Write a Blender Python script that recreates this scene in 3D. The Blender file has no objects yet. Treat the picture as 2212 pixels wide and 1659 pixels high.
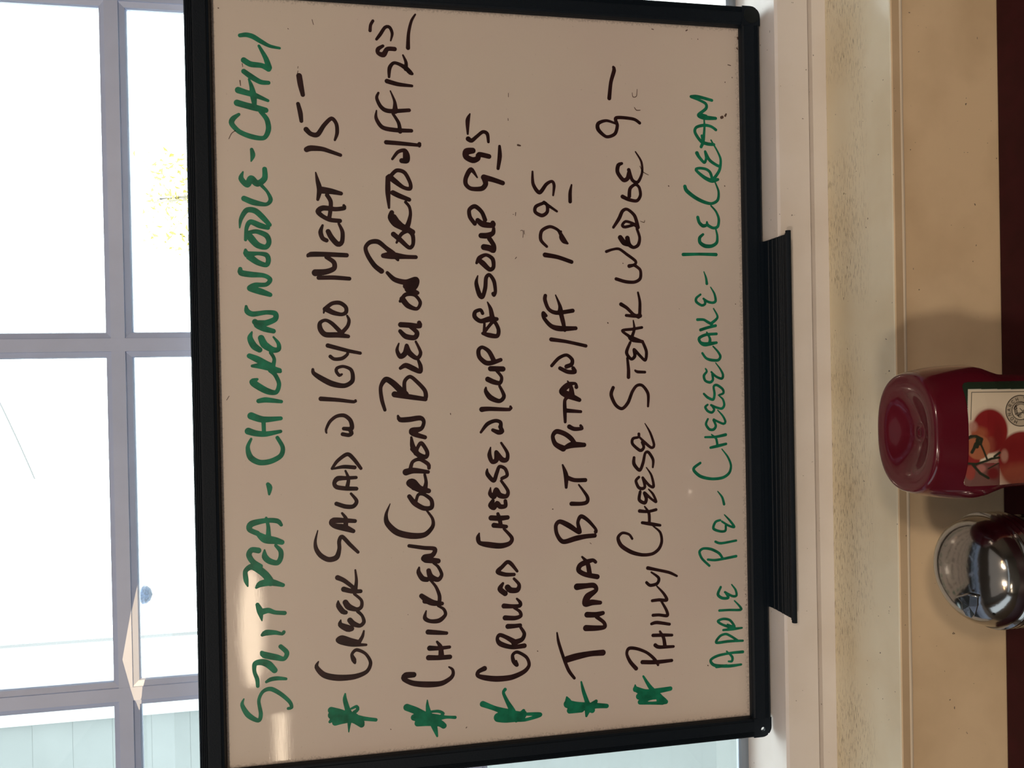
import bpy, bmesh, math, random
import numpy as np
from mathutils import Vector, Matrix
random.seed(7)
scene = bpy.context.scene
COL = scene.collection
PI = math.pi

# ---------------------------------------------------------------- camera
KB = 1.0722                          # real size of the whiteboard relative to its drawing units
MR = np.array([[0.99979061, 0.00321696, -0.02020861],
               [-0.0193015, -0.17973785, -0.98352517],
               [-0.00679621, 0.98370928, -0.17963812]])     # rows: upright right, upright down, forward
CP = np.array([-0.00088216, -0.62605207, 0.1019975])
FPX = 1720.0
cam = bpy.data.objects.new('camera', bpy.data.cameras.new('camera'))
COL.objects.link(cam)
cam.data.sensor_width = 36
cam.data.lens = FPX / 2212 * 36
cam.data.clip_start = 0.01
cam.data.clip_end = 200
m = Matrix.Identity(4)
for i in range(3):
    m[i][0] = MR[1][i]; m[i][1] = MR[0][i]; m[i][2] = -MR[2][i]; m[i][3] = CP[i]
cam.matrix_world = m
scene.camera = cam

def ray(x, y): return MR.T @ np.array([1659 - y - 829.5, x - 1106, FPX])
def atY(x, y, Y):
    d = ray(x, y); return Vector(CP + d * (Y - CP[1]) / d[1])
def atZ(x, y, Z):
    d = ray(x, y); return Vector(CP + d * (Z - CP[2]) / d[2])
def proj(P):                                        # world point(s) -> photo pixel
    q = (np.asarray(P) - CP) @ MR.T
    return q[..., 1] / q[..., 2] * FPX + 1106, 829.5 - q[..., 0] / q[..., 2] * FPX

# ---------------------------------------------------------------- world, lights, exposure
w = bpy.data.worlds.new('world'); scene.world = w
w.use_nodes = True
bg = w.node_tree.nodes['Background']
bg.inputs[0].default_value = (0.93, 0.97, 1.0, 1)
bg.inputs[1].default_value = 9.0
scene.view_settings.view_transform = 'Standard'
scene.view_settings.look = 'None'
scene.view_settings.gamma = 1
scene.view_settings.use_curve_mapping = False
scene.view_settings.exposure = 0.0

def area(name, loc, target, sx, sy, power, color, spread=PI):
    l = bpy.data.lights.new(name, 'AREA'); l.shape = 'RECTANGLE'; l.size = sx; l.size_y = sy
    l.energy = power; l.color = color; l.spread = spread
    o = bpy.data.objects.new(name, l); COL.objects.link(o)
    o.location = loc
    d = Vector(target) - Vector(loc)
    o.rotation_euler = d.to_track_quat('-Z', 'Y').to_euler()
    return o
def point(name, loc, power, color, r):
    l = bpy.data.lights.new(name, 'POINT'); l.energy = power; l.color = color; l.shadow_soft_size = r
    o = bpy.data.objects.new(name, l); COL.objects.link(o); o.location = loc
    return o
WARM = (1.0, 0.74, 0.50)
area('ceiling_light_left', (-0.75, -2.3, 1.25), (0, 0, 0), 0.16, 0.16, 14, (1.0, 0.82, 0.64))
area('ceiling_light_right', (0.75, -2.3, 1.25), (0, 0, 0), 0.16, 0.16, 12.5, (1.0, 0.79, 0.60))
point('pendant_bulb_left', (-0.9, -1.7, 0.86), 1.8, (1.0, 0.50, 0.20), 0.03)
point('pendant_bulb_right', (0.8, -1.7, 0.86), 1.6, (1.0, 0.50, 0.20), 0.03)
area('ceiling_fill', (0, -1.9, 1.33), (0, -1.9, -1), 3.0, 2.4, 5.0, (0.98, 0.89, 0.82))
area('side_window_light', (-2.28, -1.6, 0.60), (0, -1.6, 0.55), 2.6, 0.7, 7, (0.80, 0.92, 1.0))
area('transom_window_light', (0, -3.47, 1.16), (0, 0, 1.0), 4.0, 0.13, 2.2, (0.82, 0.92, 1.0))
area('wall_lamp_strip', (-1.22, -3.42, 0.69), (-1.22, 0, 0.69), 0.60, 0.11, 3.3, (1.0, 0.80, 0.58)).data.shape = 'ELLIPSE'
area('wall_lamp_strip_far', (-1.79, -3.42, 0.56), (-1.79, 0, 0.56), 0.26, 0.055, 0.85, (1.0, 0.80, 0.58))
slit_light = point('warm_patch_light', (0.9, -2.9, 0.95), 620, (1.0, 0.66, 0.32), 0.0)  # added unseen bulb, only there for the warm patch on the grid bar

# ---------------------------------------------------------------- materials
def mat(name, color, rough=0.5, metal=0.0, coat=0.0, var=0.0, scale=20.0, bump=0.0, bscale=200.0, spec=0.5, coat_rough=0.05, stretch=None):
    mt = bpy.data.materials.new(name); mt.use_nodes = True
    nt = mt.node_tree; b = nt.nodes['Principled BSDF']
    b.inputs['Base Color'].default_value = (*color, 1)
    b.inputs['Roughness'].default_value = rough
    b.inputs['Metallic'].default_value = metal
    b.inputs['Specular IOR Level'].default_value = spec
    b.inputs['Coat Weight'].default_value = coat
    b.inputs['Coat Roughness'].default_value = coat_rough
    tc = nt.nodes.new('ShaderNodeTexCoord'); mp = nt.nodes.new('ShaderNodeMapping')
    nt.links.new(tc.outputs['Object'], mp.inputs[0])
    if stretch: mp.inputs['Scale'].default_value = stretch
    if var:
        n = nt.nodes.new('ShaderNodeTexNoise'); n.inputs['Scale'].default_value = scale; n.inputs['Detail'].default_value = 4
        nt.links.new(mp.outputs[0], n.inputs['Vector'])
        mr = nt.nodes.new('ShaderNodeMapRange'); mr.inputs[1].default_value = 0.3; mr.inputs[2].default_value = 0.7
        mr.inputs[3].default_value = 1 - var; mr.inputs[4].default_value = 1 + var
        nt.links.new(n.outputs[0], mr.inputs[0])
        mx = nt.nodes.new('ShaderNodeVectorMath'); mx.operation = 'SCALE'; mx.inputs[0].default_value = color
        nt.links.new(mr.outputs[0], mx.inputs['Scale'])
        nt.links.new(mx.outputs[0], b.inputs['Base Color'])
    if bump:
        n = nt.nodes.new('ShaderNodeTexNoise'); n.inputs['Scale'].default_value = bscale; n.inputs['Detail'].default_value = 3
        nt.links.new(mp.outputs[0], n.inputs['Vector'])
        bp = nt.nodes.new('ShaderNodeBump'); bp.inputs['Strength'].default_value = bump; bp.inputs['Distance'].default_value = 0.002
        nt.links.new(n.outputs[0], bp.inputs['Height']); nt.links.new(bp.outputs[0], b.inputs['Normal'])
    return mt

def dirty_mat(name, color, dirt, streaks, rough, amount, zone=None):
    """painted wood: fine specks, plus rubbed-in grime in streaks that run along the board (local X)"""
    mt = mat(name, color, rough)
    nt = mt.node_tree; b = nt.nodes['Principled BSDF']; L = nt.links.new
    tc = nt.nodes.new('ShaderNodeTexCoord')
    def noise(sc, scale, detail=4):
        mp = nt.nodes.new('ShaderNodeMapping'); mp.inputs['Scale'].default_value = sc
        L(tc.outputs['Object'], mp.inputs[0])
        n = nt.nodes.new('ShaderNodeTexNoise'); n.inputs['Scale'].default_value = scale; n.inputs['Detail'].default_value = detail
        L(mp.outputs[0], n.inputs['Vector']); return n.outputs[0]
    def ramp(src, a, bb, c=0.0, d=1.0):
        r = nt.nodes.new('ShaderNodeMapRange'); r.inputs[1].default_value = a; r.inputs[2].default_value = bb
        r.inputs[3].default_value = c; r.inputs[4].default_value = d; L(src, r.inputs[0]); return r.outputs[0]
    def mul(a, bb):
        r = nt.nodes.new('ShaderNodeMath'); r.operation = 'MULTIPLY'; L(a, r.inputs[0])
        if isinstance(bb, float): r.inputs[1].default_value = bb
        else: L(bb, r.inputs[1])
        return r.outputs[0]
    def mix(f, c1, c2):
        r = nt.nodes.new('ShaderNodeMix'); r.data_type = 'RGBA'; L(f, r.inputs['Factor'])
        if isinstance(c1, tuple): r.inputs['A'].default_value = (*c1, 1)
        else: L(c1, r.inputs['A'])
        r.inputs['B'].default_value = (*c2, 1); return r.outputs['Result']
    base = mix(mul(ramp(noise((1, 1, 1), 14), 0.42, 0.72), amount), color, dirt)
    sp = ramp(noise((1, 1, 1), 260, 2), 0.75, 0.765)
    base = mix(mul(sp, 0.8), base, (0.06, 0.045, 0.03))
    if streaks:
        band = noise((1, 1, 1), 9, 2)
        st = ramp(noise((4, 45, 45), 18, 5), 0.52, 0.66)
        fine = ramp(noise((8, 90, 90), 18, 4), 0.59, 0.63)
        sx = nt.nodes.new('ShaderNodeSeparateXYZ'); L(tc.outputs['Object'], sx.inputs[0])
        z = ramp(sx.outputs[1], zone[0], zone[1])          # grime gathers towards the wall side
        wide = mul(ramp(band, 0.38, 0.50), z)
        base = mix(mul(mul(st, wide), 0.22), base, (0.30, 0.24, 0.14))
        base = mix(mul(mul(fine, wide), 0.95), base, (0.045, 0.036, 0.02))
        base = mix(mul(z, 0.33), base, (0.66, 0.50, 0.26))
    L(base, b.inputs['Base Color'])
    return mt

M = {}
M['black'] = mat('black_plastic', (0.0050, 0.0100, 0.0170), 0.5, spec=0.18, bump=0.1, bscale=900)
M['black2'] = mat('black_plastic_cap', (0.007, 0.011, 0.013), 0.5, spec=0.2)
M['white_vinyl'] = mat('white_vinyl', (0.46, 0.55, 0.78), 0.4, var=0.03, scale=40)
M['gasket'] = mat('grey_glazing_bead', (0.22, 0.27, 0.33), 0.4)
M['casing'] = dirty_mat('painted_casing', (0.84, 0.80, 0.77), (0.74, 0.68, 0.62), False, 0.45, 0.6)
M['stool'] = dirty_mat('painted_stool', (0.90, 0.86, 0.68), (0.76, 0.67, 0.47), True, 0.30, 0.7, (-0.045, -0.01))
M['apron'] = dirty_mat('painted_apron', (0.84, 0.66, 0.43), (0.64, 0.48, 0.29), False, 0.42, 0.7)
M['caulk'] = mat('caulk_bead', (0.95, 0.84, 0.66), 0.35)
M['wall'] = mat('wall_paint', (0.22, 0.18, 0.145), 0.7, var=0.08)
M['ceiling'] = mat('ceiling_paint', (0.20, 0.18, 0.16), 0.8)
M['floor'] = mat('floor_tile', (0.12, 0.08, 0.06), 0.4, var=0.1)
M['table'] = mat('dark_red_laminate', (0.040, 0.0040, 0.0085), 0.45, var=0.15, scale=60, spec=0.18)
M['table_edge'] = mat('table_edge_band', (0.02, 0.02, 0.02), 0.4)
M['iron'] = mat('black_iron', (0.02, 0.02, 0.02), 0.5, metal=0.6)
M['chrome'] = mat('chrome', (0.37, 0.37, 0.36), 0.13, metal=1.0, bump=0.05, bscale=160)
M['bottle'] = mat('red_squeeze_plastic', (0.100, 0.0062, 0.0150), 0.16, coat=0.5, spec=0.35, coat_rough=0.03, var=0.05, scale=30)
M['cap'] = mat('white_cap', (0.75, 0.73, 0.68), 0.4)
M['sugar'] = mat('sugar', (0.75, 0.68, 0.55), 0.9, bump=0.5, bscale=900)
M['siding'] = mat('clapboard_paint', (0.155, 0.175, 0.175), 0.6, var=0.05, scale=8)
M['sidewall'] = mat('sunlit_white_side_wall', (0.85, 0.87, 0.86), 0.7)  # brighter than the clapboards: sun on this side is put into the colour
M['soffit'] = mat('soffit_paint', (0.22, 0.24, 0.24), 0.6)
M['trimboard'] = mat('corner_board_paint', (0.34, 0.37, 0.37), 0.6)
M['asphalt'] = mat('pale_pavement', (0.5, 0.5, 0.48), 0.9, var=0.1, scale=3)
M['leaf'] = mat('yellow_leaf', (0.28, 0.235, 0.04), 0.6)
M['bark'] = mat('pale_bark', (0.30, 0.27, 0.22), 0.9, var=0.2)
M['pole'] = mat('galvanised_pole', (0.10, 0.10, 0.10), 0.6)
M['lantern'] = mat('blue_grey_metal', (0.020, 0.034, 0.065), 0.5, var=0.6, scale=60)
M['ink_black'] = mat('dark_brown_ink', (0.026, 0.009, 0.010), 0.35, var=0.5, scale=90, spec=0.3)
M['ink_green'] = mat('green_ink', (0.008, 0.185, 0.100), 0.35, var=0.35, scale=110, spec=0.3)
M['ink_faint'] = mat('old_ink_residue', (0.10, 0.06, 0.045), 0.5)

# glossy whiteboard enamel, faintly stained, darker rubbed ink towards the frame
mb = mat('whiteboard_enamel', (0.70, 0.64, 0.58), 0.30, spec=0.25, coat=0.75, coat_rough=0.022)
nt = mb.node_tree; L = nt.links.new; bb = nt.nodes['Principled BSDF']
tc = nt.nodes.new('ShaderNodeTexCoord')
def nz(sc, s, d=3):
    mp = nt.nodes.new('ShaderNodeMapping'); mp.inputs['Scale'].default_value = sc; L(tc.outputs['Object'], mp.inputs[0])
    n = nt.nodes.new('ShaderNodeTexNoise'); n.inputs['Scale'].default_value = s; n.inputs['Detail'].default_value = d
    L(mp.outputs[0], n.inputs['Vector']); return n
def rg(src, a, b_, c, d):
    r = nt.nodes.new('ShaderNodeMapRange'); r.inputs[1].default_value = a; r.inputs[2].default_value = b_
    r.inputs[3].default_value = c; r.inputs[4].default_value = d; L(src, r.inputs[0]); return r.outputs[0]
def mixc(f, c1, c2):
    r = nt.nodes.new('ShaderNodeMix'); r.data_type = 'RGBA'; L(f, r.inputs['Factor'])
    if isinstance(c1, tuple): r.inputs['A'].default_value = (*c1, 1)
    else: L(c1, r.inputs['A'])
    r.inputs['B'].default_value = (*c2, 1); return r.outputs['Result']
c = mixc(rg(nz((1, 1, 1), 9).outputs[0], 0.4, 0.65, 0.0, 0.55), (0.72, 0.645, 0.57), (0.70, 0.60, 0.55))
c = mixc(rg(nz((1, 1, 1), 420, 2).outputs[0], 0.70, 0.78, 0.0, 0.35), c, (0.35, 0.28, 0.24))
sx = nt.nodes.new('ShaderNodeSeparateXYZ'); L(tc.outputs['Object'], sx.inputs[0])
def mth(op, a, b_=None):
    r = nt.nodes.new('ShaderNodeMath'); r.operation = op
    for i, v in enumerate((a, b_)):
        if v is None: continue
        if isinstance(v, (int, float)): r.inputs[i].default_value = v
        else: L(v, r.inputs[i])
    return r.outputs[0]
ex = mth('SUBTRACT', 0.29 * KB, mth('ABSOLUTE', sx.outputs[0]))
ez = mth('SUBTRACT', 0.2115 * KB, mth('ABSOLUTE', mth('ADD', sx.outputs[2], 0.102 * (KB - 1))))
ed = mth('MINIMUM', ex, ez)
edn = mth('ADD', ed, rg(nz((1, 1, 1), 700, 2).outputs[0], 0.3, 0.7, -0.002, 0.002))
c = mixc(rg(edn, 0.0, 0.0028, 0.35, 0.0), c, (0.10, 0.07, 0.06))
L(c, bb.inputs['Base Color'])
# the enamel is very slightly brushed across, which drags out reflections sideways
bp = nt.nodes.new('ShaderNodeBump'); bp.inputs['Strength'].default_value = 0.10; bp.inputs['Distance'].default_value = 0.00004
L(nz((1.0, 1.0, 22), 90, 2).outputs[0], bp.inputs['Height'])
L(bp.outputs[0], bb.inputs['Coat Normal'])
M['board'] = mb

g = bpy.data.materials.new('clear_glass'); g.use_nodes = True
nt = g.node_tree; nt.nodes.clear()
o_ = nt.nodes.new('ShaderNodeOutputMaterial'); mxs = nt.nodes.new('ShaderNodeMixShader'); t_ = nt.nodes.new('ShaderNodeBsdfTransparent')
gl = nt.nodes.new('ShaderNodeBsdfGlossy'); gl.inputs['Roughness'].default_value = 0.02
t_.inputs[0].default_value = (0.93, 0.97, 0.96, 1)
fr = nt.nodes.new('ShaderNodeFresnel'); fr.inputs[0].default_value = 1.45
nt.links.new(fr.outputs[0], mxs.inputs[0]); nt.links.new(t_.outputs[0], mxs.inputs[1]); nt.links.new(gl.outputs[0], mxs.inputs[2])
nt.links.new(mxs.outputs[0], o_.inputs[0])
M['glass'] = g

# ---------------------------------------------------------------- mesh helpers
def obj(name, bm, m_, parent=None, smooth=False, bevel=0.0):
    me = bpy.data.meshes.new(name)
    if isinstance(bm, bmesh.types.BMesh):
        bmesh.ops.recalc_face_normals(bm, faces=bm.faces) if not getattr(bm, 'flat', False) else None
        bm.to_mesh(me); bm.free()
    else:
        me.from_pydata(*bm)
    if isinstance(m_, (list, tuple)):
        for q in m_: me.materials.append(q)
    else: me.materials.append(m_)
    if smooth:
        for p in me.polygons: p.use_smooth = True
    o = bpy.data.objects.new(name, me); COL.objects.link(o)
    if parent: o.parent = parent
    if bevel:
        b = o.modifiers.new('bevel', 'BEVEL'); b.width = bevel; b.segments = 2; b.limit_method = 'ANGLE'
    return o
def box(bm, x0, x1, y0, y1, z0, z1):
    v = [bm.verts.new((x, y, z)) for x in (x0, x1) for y in (y0, y1) for z in (z0, z1)]
    for f in ((0, 1, 3, 2), (4, 6, 7, 5), (0, 4, 5, 1), (2, 3, 7, 6), (0, 2, 6, 4), (1, 5, 7, 3)):
        bm.faces.new([v[i] for i in f])
def boxo(name, dims, m_, parent=None, bevel=0.0):
    bm = bmesh.new(); box(bm, *dims); return obj(name, bm, m_, parent, bevel=bevel)
def extrude(bm, prof, axis, a, b):
    """closed polygon prof swept between a and b; axis 0: prof=(y,z), axis 2: prof=(x,y), axis 1: prof=(x,z)"""
    def P(p, t):
        if axis == 0: return (t, p[0], p[1])
        if axis == 1: return (p[0], t, p[1])
        return (p[0], p[1], t)
    A = [bm.verts.new(P(p, a)) for p in prof]; B = [bm.verts.new(P(p, b)) for p in prof]
    n = len(prof)
    for i in range(n): bm.faces.new((A[i], A[(i + 1) % n], B[(i + 1) % n], B[i]))
    bm.faces.new(A); bm.faces.new(B[::-1])
def lathe(bm, prof, cx, cy, n=64, close=False):
    rings = []
    for r, z in prof:
        if r < 1e-6: rings.append([bm.verts.new((cx, cy, z))])
        else: rings.append([bm.verts.new((cx + r * math.cos(2 * PI * i / n), cy + r * math.sin(2 * PI * i / n), z)) for i in range(n)])
    for a, b in zip(rings[:-1], rings[1:]):
        for i in range(n):
            j = (i + 1) % n
            if len(a) == 1 and len(b) == 1: continue
            if len(a) == 1: bm.faces.new((a[0], b[i], b[j]))
            elif len(b) == 1: bm.faces.new((a[i], a[j], b[0]))
            else: bm.faces.new((a[i], a[j], b[j], b[i]))
def tube(bm, pts, r, n=10):
    rings = []
    for k, p in enumerate(pts):
        p = Vector(p); a = Vector(pts[max(k - 1, 0)]); b = Vector(pts[min(k + 1, len(pts) - 1)])
        t = (b - a).normalized(); u = t.cross(Vector((0, 0, 1)))
        if u.length < 1e-3: u = t.cross(Vector((1, 0, 0)))
        u.normalize(); v = t.cross(u)
        rr = r[k] if isinstance(r, (list, tuple)) else r
        rings.append([bm.verts.new(p + (u * math.cos(2 * PI * i / n) + v * math.sin(2 * PI * i / n)) * rr) for i in range(n)])
    for a, b in zip(rings[:-1], rings[1:]):
        for i in range(n): bm.faces.new((a[i], a[(i + 1) % n], b[(i + 1) % n], b[i]))
    bm.faces.new(rings[0][::-1]); bm.faces.new(rings[-1])
def thing(name, label, cat, loc=(0, 0, 0), group=None):
    o = bpy.data.objects.new(name, None); COL.objects.link(o); o.empty_display_size = 0.05
    o.location = loc; o['label'] = label; o['category'] = cat
    if group: o['group'] = group
    return o
def tag(o, label=None, cat=None, kind=None, group=None):
    if label: o['label'] = label
    if cat: o['category'] = cat
    if kind: o['kind'] = kind
    if group: o['group'] = group
    return o
def attach(child, parent):          # parent without moving (parents are never rotated)
    child.parent = parent; child.location = -parent.location; return child
def struct(o, label=None, cat=None):
    o['kind'] = 'structure'
    if label: o['label'] = label
    if cat: o['category'] = cat
    return o

# ---------------------------------------------------------------- the room shell
X0, X1 = -2.3, 2.3
GX0, GX1 = -0.818, 0.883            # glazed width of the window
GZ0, GZ1 = -0.2525, 0.871
WY = 0.0145                         # face of the casing under the window
TZ = -0.407                         # table top
bm = bmesh.new()                     # wall with the window opening
box(bm, X0, GX0 - 0.06, -0.045, 0.13, -1.15, 1.35)
box(bm, GX1 + 0.06, X1, -0.045, 0.13, -1.15, 1.35)
box(bm, GX0 - 0.06, GX1 + 0.06, -0.045, 0.13, GZ1 + 0.06, 1.35)
box(bm, GX0 - 0.06, GX1 + 0.06, -0.045, 0.13, -1.15, -0.33)
struct(obj('wall_front', bm, M['wall']), 'tan painted wall around the window', 'wall')
struct(boxo('wall_back', (X0, X1, -3.6, -3.5, -1.15, 1.35), M['wall']), 'tan wall behind the viewer', 'wall')
struct(boxo('wall_left', (X0 - 0.1, X0, -3.6, 0.13, -1.15, 1.35), M['wall']), 'tan wall left of the window', 'wall')
struct(boxo('wall_right', (X1, X1 + 0.1, -3.6, 0.13, -1.15, 1.35), M['wall']), 'tan wall right of the window', 'wall')
struct(boxo('floor', (X0 - 0.1, X1 + 0.1, -3.6, 0.13, -1.25, -1.15), M['floor']), 'dark floor under the table', 'floor')
struct(boxo('ceiling', (X0 - 0.1, X1 + 0.1, -3.6, 0.13, 1.35, 1.45), M['ceiling']), 'pale ceiling', 'ceiling')

# casing under the glass: glazing bead, upward ledge, face with a groove
bm = bmesh.new()
extrude(bm, [(0.11, -0.2525), (0.0145, -0.2525), (0.0125, -0.2545), (0.0125, -0.2828), (0.0225, -0.2832), (0.0225, -0.2886), (0.0160, -0.2890), (0.0160, -0.3060), (0.11, -0.3060)], 0, GX0 - 0.06, GX1 + 0.06)
struct(obj('trim_1', bm, M['casing']), 'white painted window ledge and grooved casing board below the glass', 'window trim')
# stool (flat board) with rounded nose, and caulk bead, and apron
bm = bmesh.new()
nose = [(-0.0705, -0.3020), (-0.0716, -0.3024), (-0.0720, -0.3033), (-0.0700, -0.3110)]
extrude(bm, [(0.0158, -0.3020)] + nose + [(0.0158, -0.3110)], 0, -0.95, 1.0)
st_ = struct(obj('trim_2', bm, [M['stool'], M['apron']]), 'cream painted window stool with streaks of dark grime', 'window trim')
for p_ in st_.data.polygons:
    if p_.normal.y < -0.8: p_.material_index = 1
bm = bmesh.new()
tube(bm, [(-0.95 + 0.05 * k, -0.0640 + 0.0003 * math.sin(k * 1.7), -0.3138) for k in range(40)], 0.0036, 10)
struct(obj('trim_3', bm, M['caulk'], smooth=True), 'thin rounded bead under the front edge of the window stool', 'window trim')
struct(boxo('trim_4', (-0.95, 1.0, -0.0585, -0.0455, -0.47, -0.3108), M['apron'], bevel=0.001), 'tan painted apron board between window stool and table', 'window trim')
# side and head casings of the window
struct(boxo('trim_5', (GX0 - 0.06, GX0, -0.05, 0.12, -0.30, GZ1 + 0.06), M['white_vinyl']), 'white jamb at the left end of the window', 'window trim')
struct(boxo('trim_6', (GX1, GX1 + 0.06, -0.05, 0.12, -0.30, GZ1 + 0.06), M['white_vinyl']), 'white jamb at the right end of the window', 'window trim')
struct(boxo('trim_7', (GX0, GX1, -0.05, 0.12, GZ1, GZ1 + 0.06), M['white_vinyl']), 'white head board above the window', 'window trim')

# window with its grid
win = thing('window_1', 'large white grid window, its panes bright with daylight', 'window', (0.0325, 0.0875, GZ0))
win['kind'] = 'structure'
XS = [-0.5453, -0.2560, 0.0333, 0.3226, 0.6119]
ZS = [0.0125, 0.3030, 0.5925]
hw, fw, yf, yg = 0.0107, 0.0054, 0.0785, 0.0835
def bar_profile(c): return [(c - hw, yg + 0.003), (c - hw, yg), (c - hw + 0.0008, yg - 0.0022), (c - fw - 0.0003, yf + 0.0012), (c - fw, yf), (c + fw, yf), (c + fw + 0.0003, yf + 0.0012), (c + hw - 0.0008, yg - 0.0022), (c + hw, yg), (c + hw, yg + 0.003)]
for x in XS:
    bm = bmesh.new(); extrude(bm, bar_profile(x), 2, GZ0, GZ1)
    attach(obj('muntin', bm, M['white_vinyl']), win)
edges = [GX0] + XS + [GX1]
for z in ZS:
    for a, b in zip(edges[:-1], edges[1:]):
        bm = bmesh.new()
        extrude(bm, [(p[1] + 0.0002, p[0]) for p in bar_profile(z)], 0, a + (0 if a == GX0 else 0.0053), b - (0 if b == GX1 else 0.0053))
        attach(obj('muntin', bm, M['white_vinyl']), win)
zed = [GZ0] + ZS + [GZ1]
for a, b in zip(edges[:-1], edges[1:]):
    for c_, d in zip(zed[:-1], zed[1:]):
        bm = bmesh.new(); box(bm, a + 0.0105, b - 0.0105, 0.0862, 0.0870, c_ + 0.0105, d - 0.0105)
        attach(obj('glass_pane', bm, M['glass']), win)
bm = bmesh.new(); extrude(bm, [(0.0868, -0.2530), (0.0858, -0.2530), (0.0858, -0.2500), (0.0835, -0.2490), (0.0835, -0.2440), (0.0858, -0.2425), (0.0905, -0.2425), (0.0905, -0.2530)], 0, GX0, GX1)
attach(obj('glazing_bead', bm, M['gasket']), win)
for (a, b, c_, d) in ((GX0, GX1, GZ1 - 0.02, GZ1),):
    attach(boxo('sash_rail', (a, b, 0.075, 0.10, c_, d), M['white_vinyl']), win)
for x in (GX0, GX1 - 0.02):
    attach(boxo('sash_stile', (x, x + 0.02, 0.075, 0.10, GZ0, GZ1), M['white_vinyl']), win)

# ---------------------------------------------------------------- whiteboard
IW, IH, FW = 0.290, 0.2115, 0.0160
OW, OH = IW + 0.0157, IH + 0.0162
wb = thing('whiteboard', 'black-framed whiteboard with a handwritten lunch menu standing on the window ledge', 'whiteboard', (0, 0.05, -0.2515))
def att(o): return attach(o, wb)
bm = bmesh.new(); box(bm, -IW - 0.004, IW + 0.004, 0.0, 0.0095, -IH - 0.004, IH + 0.004)
att(obj('writing_surface', bm, M['board']))
def rail_prof():   # (distance outward from inner edge, y), front is -y
    p = [(0, 0.0008), (0, -0.0035), (0.0006, -0.0060), (0.0020, -0.0066), (0.0024, -0.0072), (0.0095, -0.0080)]
    for k in range(4):
        a = 0.0100 + k * 0.0011
        p += [(a, -0.0080), (a + 0.0003, -0.0074), (a + 0.0007, -0.0074)]
    p += [(0.0146, -0.0078), (0.0157, -0.0060), (0.0157, 0.0115), (0.0030, 0.0115), (0.0030, 0.0098), (0, 0.0098)]
    return p
RP = rail_prof()
CS = 0.0152
for s in (1, -1):
    bm = bmesh.new(); extrude(bm, [(y, s * (IH + (d * 1.15 - 0.0007 if s > 0 else d))) for d, y in RP], 0, -IW + 0.0, IW - 0.0)
    att(obj('frame_rail', bm, M['black']))
    bm = bmesh.new(); extrude(bm, [(s * (IW + d), y) for d, y in RP], 2, -IH, IH)
    att(obj('frame_rail', bm, M['black']))
def corner(sx_, sz_, hole):
    cu = bpy.data.curves.new('c', 'CURVE'); cu.dimensions = '2D'; cu.fill_mode = 'BOTH'; cu.extrude = 0.0014 if hole else 0.0096
    r = 0.0085; d = 0.0158
    pts = [(0, 0), (d, 0)] + [(d - r + r * math.cos(a), d - r + r * math.sin(a)) for a in [PI / 2 * k / 10 for k in range(11)]] + [(0, d)]
    # small notch in the rounded corner, where the two rails meet
    pts = pts[:7] + [(d - r + (r - 0.0009) * math.cos(0.82), d - r + (r - 0.0009) * math.sin(0.82))] + pts[7:]
    for P in ([pts] + ([[(0.0092 + 0.0019 * math.cos(a), 0.0082 + 0.0019 * math.sin(a)) for a in [2 * PI * k / 14 for k in range(14)]]] if hole else [])):
        sp = cu.splines.new('POLY'); sp.points.add(len(P) - 1); sp.use_cyclic_u = True
        for q, (a, b) in zip(sp.points, P): q.co = (a * sx_, b * sz_ * (1.10 if sz_ > 0 else 1), 0, 1)
    t = bpy.data.objects.new('t', cu); COL.objects.link(t)
    me = bpy.data.meshes.new_from_object(t.evaluated_get(bpy.context.evaluated_depsgraph_get()))
    bpy.data.objects.remove(t)
    me.transform(Matrix(((1, 0, 0, sx_ * IW), (0, 0, -1, -0.0060 if hole else 0.0018), (0, 1, 0, sz_ * IH), (0, 0, 0, 1))))
    me.materials.clear(); me.materials.append(M['black'])
    o = bpy.data.objects.new('frame_corner', me); COL.objects.link(o); return att(o)
bpy.context.view_layer.update()
for a in (1, -1):
    for b in (1, -1):
        hole = (a == -1 and b == -1)
        c_ = corner(a, b, hole)
        if hole: c_['label'] = 'frame corner whose cap is missing, with an open screw hole'
        else:      # rounded snap-on cap let into the corner
            cx_, cz_ = a * (IW + 0.0083), b * (IH + 0.0083)
            bm = bmesh.new(); R_ = 0.0068
            pr = [(cx_ + a * R_ * math.cos(t) * 1.0, cz_ + b * R_ * math.sin(t)) for t in [2 * PI * k / 24 for k in range(24)]]
            extrude(bm, pr, 1, -0.0081, -0.0070)
            att(obj('corner_cap', bm, M['black2'], bevel=0.0002))
# pen tray: floor, raised ribs and rolled lip, projecting to the room
TX0, TX1 = -0.1963, 0.1096
bm = bmesh.new()
zt = -OH
prof = [(-0.0070, zt + 0.004), (-0.0085, zt + 0.0035), (-0.0085, zt + 0.0010)]
y = -0.0105
for yy, h in ((-0.0150, 0.0006), (-0.0215, 0.0005), (-0.0280, 0.0005), (-0.0325, 0.0005), (-0.0350, 0.0005), (-0.0380, 0.0005)):
    prof += [(yy + 0.0006, zt), (yy + 0.0003, zt + h), (yy - 0.0003, zt + h), (yy - 0.0006, zt)]
prof += [(-0.0440, zt)]
lip = [(-0.0462 + 0.0022 * math.cos(a), zt + 0.0005 + 0.0022 * math.sin(a)) for a in [PI * 0.95 - PI * 1.9 * 0 + 0, PI * 0.6, PI * 0.35][::-1]]
prof += [(-0.0445, zt + 0.0014), (-0.0456, zt + 0.0024), (-0.0470, zt + 0.0023), (-0.0482, zt + 0.0008), (-0.0480, zt - 0.0012), (-0.0468, zt - 0.0020),
         (-0.0070, zt - 0.0020)]
extrude(bm, prof, 0, TX0, TX1)
att(obj('pen_tray', bm, M['black']))
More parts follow.
